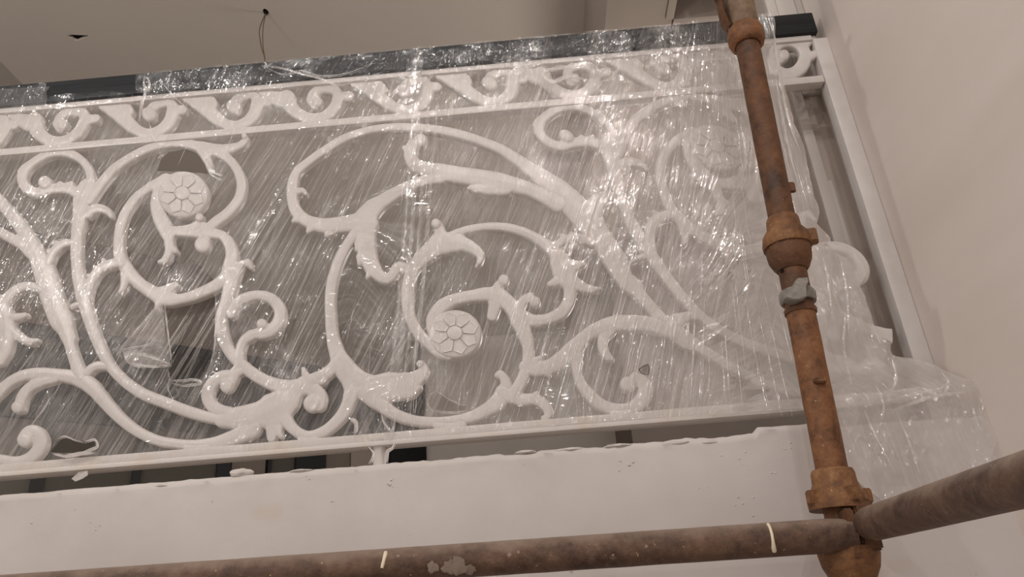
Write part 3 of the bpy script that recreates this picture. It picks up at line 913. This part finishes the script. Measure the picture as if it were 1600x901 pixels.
# top joint, seen from below: round collar, open cup shell, cement-coated sleeve
cup('collar', SOL([(0.0268, -0.022), (0.0330, -0.018), (0.0365, -0.006), (0.0365, 0.012), (0.0330, 0.022), (0.0270, 0.028)], 0.0246), M_rust, y=60)
cup('spigot_sleeve', SOL([(0.0272, -0.010), (0.0295, 0.006), (0.0300, 0.075), (0.0280, 0.085)], 0.0240), M_tan, y=38)
aa = ang(-1, -0.15)
cup('cup_shell', [(0.034, -0.008), (0.0415, 0.012), (0.0455, 0.030), (0.0455, 0.064), (0.0435, 0.064), (0.0430, 0.030), (0.0390, 0.014), (0.0320, -0.004)], M_rustd, y=40, arc=tuple(sorted((ang(-1, 0.6), ang(-1, -0.5)))))
cup('cup_rim', SOL([(0.0330, 0.088), (0.0480, 0.092), (0.0480, 0.100), (0.0330, 0.100)], 0.0246), M_rustd, y=40)

# ledgers
def ledger(label, p0, p1, mat, loc):
    t = thing('scaffold_ledger', label, 'scaffold tube', loc, 'scaffold ledgers locked in the cup joint')
    d = (p1 - p0); L = d.length; d.normalize()
    bm = bmesh.new(); n = 30; rows = []
    u = d.cross(Vector((0, 0, 1))).normalized(); v = d.cross(u)
    steps = int(L / 0.03)
    for i in range(steps + 1):
        s = L * i / steps
        row = []
        for k in range(n):
            a = 2 * math.pi * k / n
            r = (RT + 0.0005 * noise.noise(Vector((s * 25, math.cos(a) * 2, math.sin(a) * 2)))) * (0.86 if i == 0 else 1.0)
            row.append(bm.verts.new(p0 + d * s + u * (r * math.cos(a)) + v * (r * math.sin(a))))
        rows.append(row)
    for a, b in zip(rows, rows[1:]):
        for k in range(n): bm.faces.new((a[k], a[(k + 1) % n], b[(k + 1) % n], b[k]))
    bm.faces.new(rows[0]); bm.faces.new(list(reversed(rows[-1])))
    obj('tube', bm, mat, t)
    # forged blade: a flat tongue hooked into both cups
    bm = bmesh.new()
    e = p0 - d * 0.004
    prism(bm, [e - u * 0.014 + v * 0.036, e + u * 0.014 + v * 0.036, e + u * 0.014 - v * 0.036, e - u * 0.014 - v * 0.036], d * 0.016)
    bmesh.ops.bevel(bm, geom=bm.edges[:], offset=0.003, segments=2, affect='EDGES')
    obj('blade', bm, M_rustd, t)
    return t, u, v, d
YL = YS - 0.030
q0 = atY(1296, 837, YL); q1 = atY(600, 884, YL)
dirl = (q1 - q0).normalized()
jx0 = pb + ax * on_axis(833)
s0 = Vector((jx0.x + 0.001, YL, q0.z))
led1, *_ = ledger('brown scaffold tube running level to the left along the fascia', s0, s0 + dirl * 2.6, M_ledger, tuple(s0))
r0 = Vector((jx0.x + 0.022, YS - 0.030, atY(1330, 822, YS - 0.03).z))
vn = ray(1598, 750); vn = vn * (0.72 / vn.y); vn.z += ZC
dirr = (vn - r0).normalized()
led2, *_ = ledger('brown scaffold tube coming forward from the joint to the right picture edge', r0, r0 + dirr * 2.2, M_ledger, tuple(r0))

# cream paint runs and cement crust on the left ledger
def drip(px, pts, parent):
    bm = bmesh.new()
    P = []; R = []
    for x, y, r in pts:
        v = ray(x, y)
        # meet the front of the tube
        o = Vector((0, 0, ZC)); dv = v.normalized()
        w0 = o - s0; A = dv - dirl * dv.dot(dirl); B = w0 - dirl * w0.dot(dirl)
        a = A.dot(A); b = 2 * A.dot(B); c = B.dot(B) - RT * RT
        disc = b * b - 4 * a * c
        t_ = (-b - math.sqrt(max(0, disc))) / (2 * a)
        P.append(o + dv * t_); R.append(r)
    tube(bm, P, R, 10)
    return obj('paint_drip', bm, M_drip, parent)
drip(0, [(603, 862.5, .0030), (602, 867, .0033), (600, 874, .0026), (598, 882, .0028), (597, 887, .0024)], led1)
drip(0, [(1200, 818.5, .0024), (1203, 824, .0022), (1206, 834, .0022), (1208, 846, .0024), (1209, 856, .0036), (1210, 861, .0032)], led1)
def crust(pts, parent):
    for (x, y, s, sd) in pts:
        v = ray(x, y); o = Vector((0, 0, ZC)); dv = v.normalized()
        w0 = o - s0; A = dv - dirl * dv.dot(dirl); B = w0 - dirl * w0.dot(dirl)
        a = A.dot(A); b = 2 * A.dot(B); c = B.dot(B) - RT * RT
        t_ = (-b - math.sqrt(max(0, b * b - 4 * a * c))) / (2 * a)
        cpt = o + dv * t_
        bm = bmesh.new(); bmesh.ops.create_icosphere(bm, subdivisions=3, radius=1)
        nn = (B + A * t_).normalized()
        for q in bm.verts:
            k = 1 + 0.6 * noise.noise(q.co * 1.6 + Vector((sd, 0, 0)))
            w_ = q.co * k * s
            w_ = w_ - nn * w_.dot(nn) * 0.90
            q.co = cpt + w_
        obj('cement_crust', bm, M_cement, parent)
crust([(676, 886, .008, 1), (702, 886, .010, 2), (716, 884, .012, 3), (733, 890, .008, 4), (796, 866, .0028, 5), (810, 862, .002, 6), (622, 868, .002, 7), (1010, 853, .002, 8)], led1)

# ================================================================ ceiling wire
wt = thing('dangling_wire', 'two thin brown lamp wires hanging from a hole in the ceiling', 'wire', tuple(wh))
yw = wh.y
for pl in ([(416, 19), (410, 32), (405.5, 46), (406, 60), (409, 76), (413, 88), (413.5, 96)], [(416, 19), (412, 36), (410.5, 52), (410.5, 66), (412, 80), (414, 92)]):
    bm = bmesh.new()
    tube(bm, [atY(x, y, yw) for x, y, _ in [(q.x, q.y, 0) for q in spline([(a, b, 1) for a, b in pl])]], 0.0024, 6)
    obj('strand', bm, M_wire, wt)
bm = bmesh.new()
tube(bm, [atY(414.8, 19, yw), atY(415.4, 22, yw)], [0.010, 0.006], 8)
obj('connector', bm, M_hole, wt)

# ================================================================ stretch film
def film_uv(me, lean_at, haze_at, shine_at):
    uvl = me.uv_layers.new(name='UVMap')
    hz = me.attributes.new('haze', 'FLOAT', 'POINT')
    sh = me.attributes.new('shine', 'FLOAT', 'POINT')
    U = []
    for v in me.vertices:
        p = v.co; dz = (ZC + 1.3) - p.z
        x0 = p.x
        for _ in range(5): x0 = p.x + lean_at(x0) * dz
        U.append((x0, p.z))
        px = toPX(p)
        hz.data[v.index].value = haze_at(px[0], px[1])
        sh.data[v.index].value = shine_at(px[0], px[1])
    for lp in me.loops: uvl.data[lp.index].uv = U[lp.vertex_index]
def interp(tab, x):
    if x <= tab[0][0]: return tab[0][1]
    for (a, b), (c, d) in zip(tab, tab[1:]):
        if x <= c: return b + (d - b) * (x - a) / (c - a)
    return tab[-1][1]
def rough_edge(poly, step, amp, seed):
    out = []
    n = len(poly)
    for i in range(n):
        a = poly[i]; b = poly[(i + 1) % n]
        L = math.hypot(b[0] - a[0], b[1] - a[1]); m = max(1, int(L / step))
        for k in range(m):
            t = k / m
            x = a[0] + (b[0] - a[0]) * t; y = a[1] + (b[1] - a[1]) * t
            x += amp * noise.noise(Vector((x * .11, y * .11, seed))) ; y += amp * noise.noise(Vector((x * .11, y * .11, seed + 9)))
            out.append((x, y))
    return out
def sheet(name, poly, holes, yfun, step, mat, parent, lean, haze, shine, Y=1.392, edge_amp=2.0, seed=1):
    loops = [rough_edge(poly, 9, edge_amp, seed)] + [rough_edge(h, 4, 1.2, seed + i) for i, h in enumerate(holes)]
    pts = []; edges = []; L2 = []
    for lp in loops:
        s = len(pts); q = [atY(x, y, Y) for x, y in lp]
        q = [(p.x, p.z) for p in q]; L2.append(q)
        pts += [Vector(p) for p in q]
        edges += [(s + i, s + (i + 1) % len(q)) for i in range(len(q))]
    xs = [p[0] for p in L2[0]]; zs_ = [p[1] for p in L2[0]]
    x = min(xs)
    rnd = random.Random(seed)
    while x < max(xs):
        z = min(zs_)
        while z < max(zs_):
            p = (x + rnd.uniform(-.25, .25) * step, z + rnd.uniform(-.25, .25) * step)
            if inside(p, L2[0]) and not any(inside(p, h) for h in L2[1:]): pts.append(Vector(p))
            z += step
        x += step
    vv, ee, ff, *_ = delaunay_2d_cdt(pts, edges, [], 0, 1e-6)
    me = bpy.data.meshes.new(name)
    keep = []
    for f in ff:
        c = sum((vv[i] for i in f), Vector((0, 0))) / len(f)
        if inside(c, L2[0]) and not any(inside(c, h) for h in L2[1:]): keep.append(f)
    used = sorted(set(i for f in keep for i in f)); mp = {u: i for i, u in enumerate(used)}
    me.from_pydata([(vv[i].x, yfun(vv[i].x, vv[i].y), vv[i].y) for i in used], [], [[mp[i] for i in f] for f in keep])
    me.update()
    for p in me.polygons: p.use_smooth = True
    film_uv(me, lean, haze, shine)
    me.materials.append(mat)
    o = link(name, me, None, parent)
    # the rolled, thickened rim of each tear
    for h in holes:
        q = rough_edge(h, 4, 1.2, 77)
    return o

XA, XB = atY(0, 430).x, atY(1280, 430).x
def leantab(rows):
    tab = [(atY(px, 100).x, k) for px, k in rows]
    return lambda x: interp(tab, x)
lean_front = leantab([(0, .20), (300, .24), (450, .40), (560, .50), (630, .25), (690, .05), (780, .12), (880, .36), (1000, .40), (1100, .25), (1200, .0), (1400, -.05)])
lean_back = leantab([(0, .30), (250, .50), (500, .55), (640, .40), (800, .5), (1300, .4)])
def yfront(x, z):
    b = 1.3925 if z < ZC + 1.225 else (1.3925 - 0.0125 * min(1, (z - ZC - 1.225) / 0.03))
    s = x + lean_front(x) * (ZC + 1.3 - z)
    f = 0.0055 * abs(noise.noise(Vector((s * 26, z * 1.6, 1)))) + 0.0035 * abs(noise.noise(Vector((s * 70, z * 2.6, 5)))) + 0.004 * abs(noise.noise(Vector((x * 9, z * 9, 8))))
    return b - f
def yback(x, z):
    s = x + lean_back(x) * (ZC + 1.3 - z)
    return 1.428 + 0.006 * abs(noise.noise(Vector((s * 22, z * 1.5, 21)))) + 0.004 * abs(noise.noise(Vector((s * 60, z * 2.2, 25)))) + (0.024 if z > ZC + 1.22 else 0)

hole_torn = [(254, 470), (264, 464), (300, 466), (334, 455), (338, 480), (334, 540), (331, 572), (314, 594), (286, 597), (266, 593), (262, 560), (258, 520)]
hole_flower = [(246, 268), (252, 250), (264, 238), (290, 234), (312, 241), (321, 256), (326, 272), (302, 270), (275, 268)]
hole_low = [(79, 705), (88, 689), (100, 681), (118, 686), (135, 690), (147, 688), (150, 695), (141, 701), (130, 706), (110, 707), (95, 708)]
hole_mid = [(668, 632), (671, 619), (681, 613), (700, 622), (715, 632), (729, 636), (725, 642), (700, 643), (676, 640)]
hole_small = [(998, 577), (1013, 569), (1014, 584), (1003, 583)]
hole_hand = [(78, 137), (130, 131), (216, 118), (217, 151), (160, 148), (140, 154), (110, 151), (75, 158)]
def on_rail(x, y): return y < 173 - 0.0865 * x
def haze_left(x, y):
    if on_rail(x, y): return -0.14
    return interp([(0, 0.05), (200, 0.02), (480, 0.01), (660, 0.05)], x) + (0.04 if 150 < y + x * 0.085 < 260 else 0)
def haze_right(x, y):
    h = interp([(600, 0.01), (780, 0.03), (860, 0.12), (960, 0.20), (1050, 0.34), (1130, 0.46), (1200, 0.55), (1300, 0.60)], x - (y - 300) * 0.10)
    return h * 0.62 if not on_rail(x, y) else -0.12 + h * 0.1
shine_l = lambda x, y: 0.5 + (0.8 if y < 180 else 0)
def shine_r(x, y):
    return interp([(600, 0.5), (840, 0.9), (980, 1.4), (1180, 1.7), (1300, 1.6)], x) * (1.0 if y < 480 else 0.6) + (0.6 if y < 180 else 0)

wl = thing('plastic_film', 'clear stretch film wound round the left half of the railing, torn open by a flower', 'plastic film', (-0.9, 1.39, ZC + 0.36))
wr = thing('plastic_film', 'milky creased stretch film over the right half of the railing, behind the upright tube', 'plastic film', (0.2, 1.39, ZC + 0.36))
sheet('front_sheet', [(-90, 153), (0, 143), (80, 137), (216, 123), (225, 121), (400, 104), (640, 84), (662, 80), (650, 250), (640, 450), (628, 600), (615, 688), (400, 704), (200, 722), (0, 740), (-90, 746)],
      [hole_torn, hole_flower, hole_low, hole_hand], yfront, 0.013, M_film, wl, lean_front, haze_left, shine_l, seed=3)
sheet('front_sheet', [(645, 83), (800, 69), (1000, 50), (1120, 38), (1196, 30), (1206, 30), (1212, 75), (1226, 140), (1240, 195), (1256, 230), (1268, 300), (1279, 332), (1276, 352), (1296, 372), (1300, 420), (1290, 520), (1296, 640), (1240, 640), (1000, 655), (800, 670), (596, 692), (612, 560), (626, 400), (638, 240)],
      [hole_mid, hole_small], lambda x, z: yfront(x, z) - 0.0035, 0.013, M_film, wr, lean_front, haze_right, shine_r, seed=5)
sheet('back_sheet', [(-90, 180), (225, 152), (500, 128), (655, 114), (640, 400), (620, 684), (300, 710), (-90, 738)],
      [hole_flower, hole_low], yback, 0.016, M_filmb, wl, lean_back, lambda x, y: 0.0, lambda x, y: 0.2, Y=1.43, seed=8)
sheet('back_sheet', [(655, 114), (900, 94), (1190, 66), (1215, 180), (1262, 380), (1290, 630), (900, 662), (620, 684), (640, 400)],
      [], yback, 0.016, M_filmb, wr, lean_back, lambda x, y: interp([(640, 0), (820, .04), (1000, .22), (1200, .35)], x), lambda x, y: 0.3, Y=1.43, seed=9)

# tightly crumpled film round the handrail
def yhand(x, z):
    f = 0.004 * abs(noise.noise(Vector((x * 30, z * 55, 3)))) + 0.005 * abs(noise.noise(Vector((x * 75 + z * 60, z * 75, 7)))) + 0.003 * abs(noise.noise(Vector((x * 190, z * 190, 2))))
    return 1.3775 - f
sheet('handrail_wrap', [(222, 118), (300, 111), (404, 103), (430, 97), (560, 88), (662, 78), (660, 118), (560, 132), (480, 128), (400, 142), (320, 150), (224, 152)], [], yhand, 0.0065, M_filmc, wl, lean_front, lambda x, y: 0.0, lambda x, y: 1.6, Y=1.376, edge_amp=4, seed=12)
sheet('handrail_wrap', [(-90, 148), (0, 140), (76, 135), (72, 164), (0, 176), (-90, 184)], [], yhand, 0.0075, M_filmc, wl, lean_front, lambda x, y: 0.10, lambda x, y: 1.2, Y=1.376, edge_amp=3, seed=13)
sheet('handrail_wrap', [(646, 82), (800, 66), (960, 50), (1130, 34), (1206, 27), (1214, 74), (1120, 66), (1010, 92), (900, 106), (800, 104), (646, 120)], [], yhand, 0.0065, M_filmc, wr, lean_front, lambda x, y: 0.0 if x < 1000 else 0.06, lambda x, y: 1.7, Y=1.374, edge_amp=4, seed=14)

# loose folds, pleats and torn flaps
def ribbon(bm, pts, wd, yoff, seed):
    rows = []
    n = len(pts)
    for i, p in enumerate(pts):
        a = pts[max(0, i - 1)]; b = pts[min(n - 1, i + 1)]
        t = (Vector(b) - Vector(a)).normalized(); s = Vector((t.z, 0, -t.x))
        k = wd * (0.6 + 0.6 * noise.noise(Vector((i * .35, seed, 1)))) * min(1, 3 * (i + .5) / n, 3 * (n - i - .5) / n)
        tw = 0.9 * noise.noise(Vector((i * 0.45, seed * 3.1, 4)))
        up = Vector((0, -1, 0)) * k
        rows.append([bm.verts.new(Vector(p) + Vector((0, yoff, 0)) - s * k + up * max(0, tw)),
                     bm.verts.new(Vector(p) + Vector((0, yoff - k * .9, 0))),
                     bm.verts.new(Vector(p) + Vector((0, yoff, 0)) + s * k + up * max(0, -tw))])
    for a, b in zip(rows, rows[1:]):
        for k in range(2): bm.faces.new((a[k], a[k + 1], b[k + 1], b[k]))
def film_obj(name, bm, mat, parent, haze, shine, lean=lean_front):
    me = bpy.data.meshes.new(name); bm.to_mesh(me); bm.free()
    for p in me.polygons: p.use_smooth = True
    film_uv(me, lean, lambda x, y: haze, lambda x, y: shine)
    me.materials.append(mat)
    return link(name, me, None, parent)
def pleats(parent, x0, x1, count, wd, seed, ylo=150, yhi=640, haze=0.1, shine=1.6):
    rnd = random.Random(seed); bm = bmesh.new()
    for k in range(count):
        px = rnd.uniform(x0, x1); py = rnd.uniform(ylo, yhi)
        p = atY(px, py, 1.386)
        L = rnd.uniform(0.05, 0.26)
        pts = []
        z = p.z; x = p.x
        ln = lean_front(x + 0.2 * (ZC + 1.3 - z))
        m = max(5, int(L / 0.007))
        for i in range(m + 1):
            zz = z - L * i / m
            xx = x - ln * L * i / m + 0.0012 * noise.noise(Vector((i * .3, k, seed)))
            q = toPX((xx, 1.386, zz))
            if q[1] > 655: break
            pts.append((xx, yfront(xx, zz) - 0.004, zz))
        if len(pts) > 3: ribbon(bm, pts, wd * rnd.uniform(.5, 1.3), -0.001, k + seed)
    o = film_obj('pleat', bm, M_filmd, parent, haze, shine)
    o['kind'] = 'stuff'
pleats(wl, 0, 640, 70, 0.0013, 31)
pleats(wr, 650, 880, 36, 0.0013, 32)
pleats(wr, 850, 1230, 190, 0.0017, 33, 90, 560, 0.06, 3.2)

def strand(parent, pts, wd, haze=0.15, shine=1.5, Y=1.378, name='twisted_fold', seed=1):
    bm = bmesh.new()
    q = spline([(x, y, 1) for x, y in pts], 4)
    ribbon(bm, [tuple(atY(p.x, p.y, Y)) for p in q], wd, 0, seed)
    ribbon(bm, [tuple(atY(p.x + 1.5, p.y + 2, Y - 0.002)) for p in q], wd * .6, 0, seed + 4)
    film_obj(name, bm, M_filmd, parent, haze, shine)
strand(wl, [(412, 102), (440, 106), (468, 114), (500, 122), (525, 132), (548, 128), (562, 112)], 0.0038, .25, 2, 1.366, seed=2)
strand(wl, [(412, 102), (430, 112), (445, 116), (470, 110), (500, 118), (535, 116), (560, 108), (584, 96)], 0.003, .2, 2, 1.366, seed=3)
strand(wl, [(226, 118), (224, 128), (227, 140), (222, 158), (216, 190)], 0.006, .25, 2, 1.368, seed=4)
strand(wl, [(225, 118), (232, 124), (233, 136), (229, 144)], 0.0045, .3, 2, 1.366, seed=5)
strand(wl, [(250, 122), (262, 140), (276, 155), (292, 168), (302, 178)], 0.002, .15, 2, 1.378, seed=6)
strand(wl, [(228, 170), (232, 190), (240, 215), (250, 240)], 0.0016, .1, 2, 1.383, seed=7)
strand(wl, [(412, 96), (416, 101), (411, 104)], 0.004, .4, 1.5, 1.376, seed=8)
strand(wl, [(372, 225), (350, 258), (330, 300), (300, 350), (275, 420)], 0.0014, .1, 1.6, 1.384, seed=9)
strand(wl, [(368, 200), (352, 236), (338, 262)], 0.0016, .15, 1.6, 1.384, seed=10)
strand(wl, [(318, 236), (322, 250), (325, 262), (336, 270), (350, 274)], 0.006, .2, 2, 1.384, seed=11)
strand(wl, [(322, 258), (330, 272), (345, 280), (352, 273)], 0.003, .2, 2, 1.384, seed=12)
for i in range(7):
    x = 618 + i * 6 + (i % 2) * 3
    strand(wr, [(x + 34, 82 + i), (x + 22, 250), (x + 8, 440), (x - 14, 640)], 0.0018 if i % 3 else 0.003, .05, 0.6, 1.386, seed=20 + i)
strand(wr, [(1206, 30), (1210, 60), (1214, 90), (1222, 140), (1236, 200), (1252, 240)], 0.006, .3, 2.2, 1.380, seed=30)
strand(wr, [(1212, 120), (1220, 170), (1232, 230), (1248, 290)], 0.006, .3, 2.0, 1.384, seed=31)
strand(wr, [(930, 96), (900, 104), (870, 106), (850, 112), (862, 128), (890, 118), (915, 124)], 0.010, .28, 2.4, 1.374, seed=32)
strand(wr, [(848, 120), (842, 145), (832, 168)], 0.0035, .3, 2.4, 1.380, seed=33)
strand(wr, [(975, 95), (962, 112), (950, 128)], 0.0025, .3, 2.4, 1.380, seed=34)

def flap(name, poly, Y, haze, shine, parent, crease, seed, mat=None):
    def yf(x, z): return Y - 0.012 * abs(noise.noise(Vector((x * 30, z * 30, seed)))) - crease * abs(noise.noise(Vector((x * 60, z * 120, seed + 2))))
    return sheet(name, poly, [], yf, 0.006, mat or M_filmc, parent, lean_front, lambda x, y: haze, lambda x, y: shine, Y=Y, edge_amp=1.5, seed=seed)
flap('torn_flap', [(256, 466), (188, 546), (194, 553), (198, 566), (212, 573), (228, 577), (246, 570), (269, 573), (264, 545), (258, 505)], 1.382, 0.20, 1.4, wl, 0.006, 41)
flap('torn_flap', [(194, 550), (215, 547), (240, 556), (268, 566), (262, 574), (240, 571), (226, 577), (206, 572), (196, 562)], 1.372, 0.18, 2.2, wl, 0.010, 42)
strand(wl, [(190, 546), (214, 541), (234, 537), (240, 528), (246, 522)], 0.0022, .3, 1.8, 1.366, seed=43)
strand(wl, [(196, 560), (214, 553), (238, 558), (266, 568)], 0.0022, .35, 1.8, 1.362, seed=44)
strand(wl, [(198, 566), (220, 570), (240, 572), (268, 570)], 0.003, .35, 2, 1.362, seed=45)
strand(wl, [(254, 468), (226, 500), (188, 546)], 0.0020, .4, 1, 1.370, seed=46)
strand(wl, [(256, 468), (261, 512), (268, 570)], 0.0020, .4, 1, 1.370, seed=47)
strand(wl, [(336, 458), (337, 500), (334, 545), (326, 575), (312, 594)], 0.0020, .2, 1.2, 1.382, seed=48)
strand(wl, [(264, 592), (285, 594), (300, 592), (314, 597), (290, 602), (268, 598)], 0.0038, .2, 2, 1.382, seed=49)
strand(wl, [(262, 575), (264, 592), (262, 606), (270, 624)], 0.002, .15, 1, 1.384, seed=50)
strand(wl, [(79, 705), (88, 689), (100, 681), (118, 687), (134, 691)], 0.0016, .5, 1, 1.386, seed=51)
strand(wl, [(132, 690), (148, 686), (152, 696), (140, 702), (128, 706)], 0.004, .5, 1.5, 1.384, seed=52)
strand(wl, [(82, 708), (104, 712), (128, 708), (150, 706)], 0.006, .45, .8, 1.384, seed=53)
strand(wr, [(682, 611), (671, 618), (668, 631), (676, 641)], 0.0014, .4, 1, 1.384, seed=54)
strand(wr, [(676, 641), (700, 644), (726, 642), (729, 635)], 0.0016, .35, 1, 1.384, seed=55)
strand(wr, [(684, 612), (700, 622), (716, 630), (728, 634)], 0.0012, .25, 2, 1.384, seed=56)
strand(wr, [(545, 652), (556, 660), (556, 672), (552, 676)], 0.008, .3, 2, 1.382, seed=57)
strand(wr, [(594, 640), (600, 660), (612, 672), (618, 650)], 0.004, .2, 1.5, 1.382, seed=58)
strand(wr, [(576, 698), (584, 708), (582, 716), (576, 724)], 0.004, .5, 1, 1.38, seed=59)
strand(wr, [(618, 690), (612, 700), (606, 704), (604, 722)], 0.004, .5, 1, 1.38, seed=60)
flap('torn_flap', [(112, 748), (124, 737), (138, 735), (141, 742), (132, 748), (118, 752)], 1.385, 0.55, .5, wl, 0.002, 61, M_filmd)
bm = bmesh.new()
lp = [(998, 577), (1005, 572), (1013, 569), (1014.5, 577), (1013, 585), (1003, 583), (998, 577)]
tube(bm, [atY(x, y, 1.382) for x, y in lp], 0.0009, 5)
obj('tear_edge', bm, M_mark, wr)

# the bag of slack film gathered over the railing end and the slab corner
bag = thing('plastic_film', 'slack whitish film bag draped over the slab corner at the railing end', 'plastic film', (0.62, 1.30, ZC + 0.2))
def ybag(x, z):
    t = max(0.0, min(1.0, (ZC + 0.42 - z) / 0.10)); t = t * t * (3 - 2 * t)
    base = 1.389 + (1.288 - 1.389) * t
    return base - 0.012 * abs(noise.noise(Vector((x * 16, z * 7, 3)))) - 0.006 * abs(noise.noise(Vector((x * 45 + z * 20, z * 22, 6))))
def haze_bag(x, y):
    return interp([(1240, 0.42), (1330, 0.55), (1400, 0.50), (1500, 0.38), (1530, 0.2)], x)
sheet('slack_sheet', [(1268, 380), (1300, 371), (1330, 378), (1352, 396), (1362, 420), (1352, 436), (1364, 470), (1378, 512), (1398, 530), (1404, 548), (1440, 552), (1470, 566), (1478, 584), (1484, 604), (1500, 614), (1520, 618), (1526, 640), (1522, 700), (1500, 770), (1440, 800), (1360, 800), (1310, 760), (1268, 690), (1254, 640), (1262, 520)],
      [[(1357, 450), (1366, 436), (1374, 470), (1388, 512), (1382, 518), (1370, 490)]], ybag, 0.0085, mat_film('slack film bag', 0.03, 0.14, 0.10, 0.5, 0.13), bag, leantab([(0, -.1), (1600, -.1)]), haze_bag, lambda x, y: 1.3, Y=1.36, edge_amp=3, seed=70)
for i, (pl, wd) in enumerate((([(1400, 620), (1440, 612), (1470, 606), (1486, 590)], .004), ([(1395, 640), (1430, 628), (1460, 618), (1520, 610)], .004), ([(1376, 596), (1396, 610), (1440, 604)], .003),
                              ([(1284, 395), (1292, 430), (1300, 490)], .003), ([(1312, 400), (1322, 450), (1326, 520)], .004), ([(1322, 480), (1318, 540), (1330, 600)], .004), ([(1394, 560), (1400, 590), (1392, 612)], .005),
                              ([(1470, 580), (1482, 596), (1476, 612)], .006), ([(1368, 600), (1380, 630), (1376, 660)], .003), ([(1350, 640), (1372, 690), (1400, 740)], .004), ([(1400, 640), (1420, 690), (1436, 740)], .004))):
    strand(bag, pl, wd * 0.8, .2, 2.2, 1.33 if pl[-1][1] < 560 else 1.27, seed=80 + i)
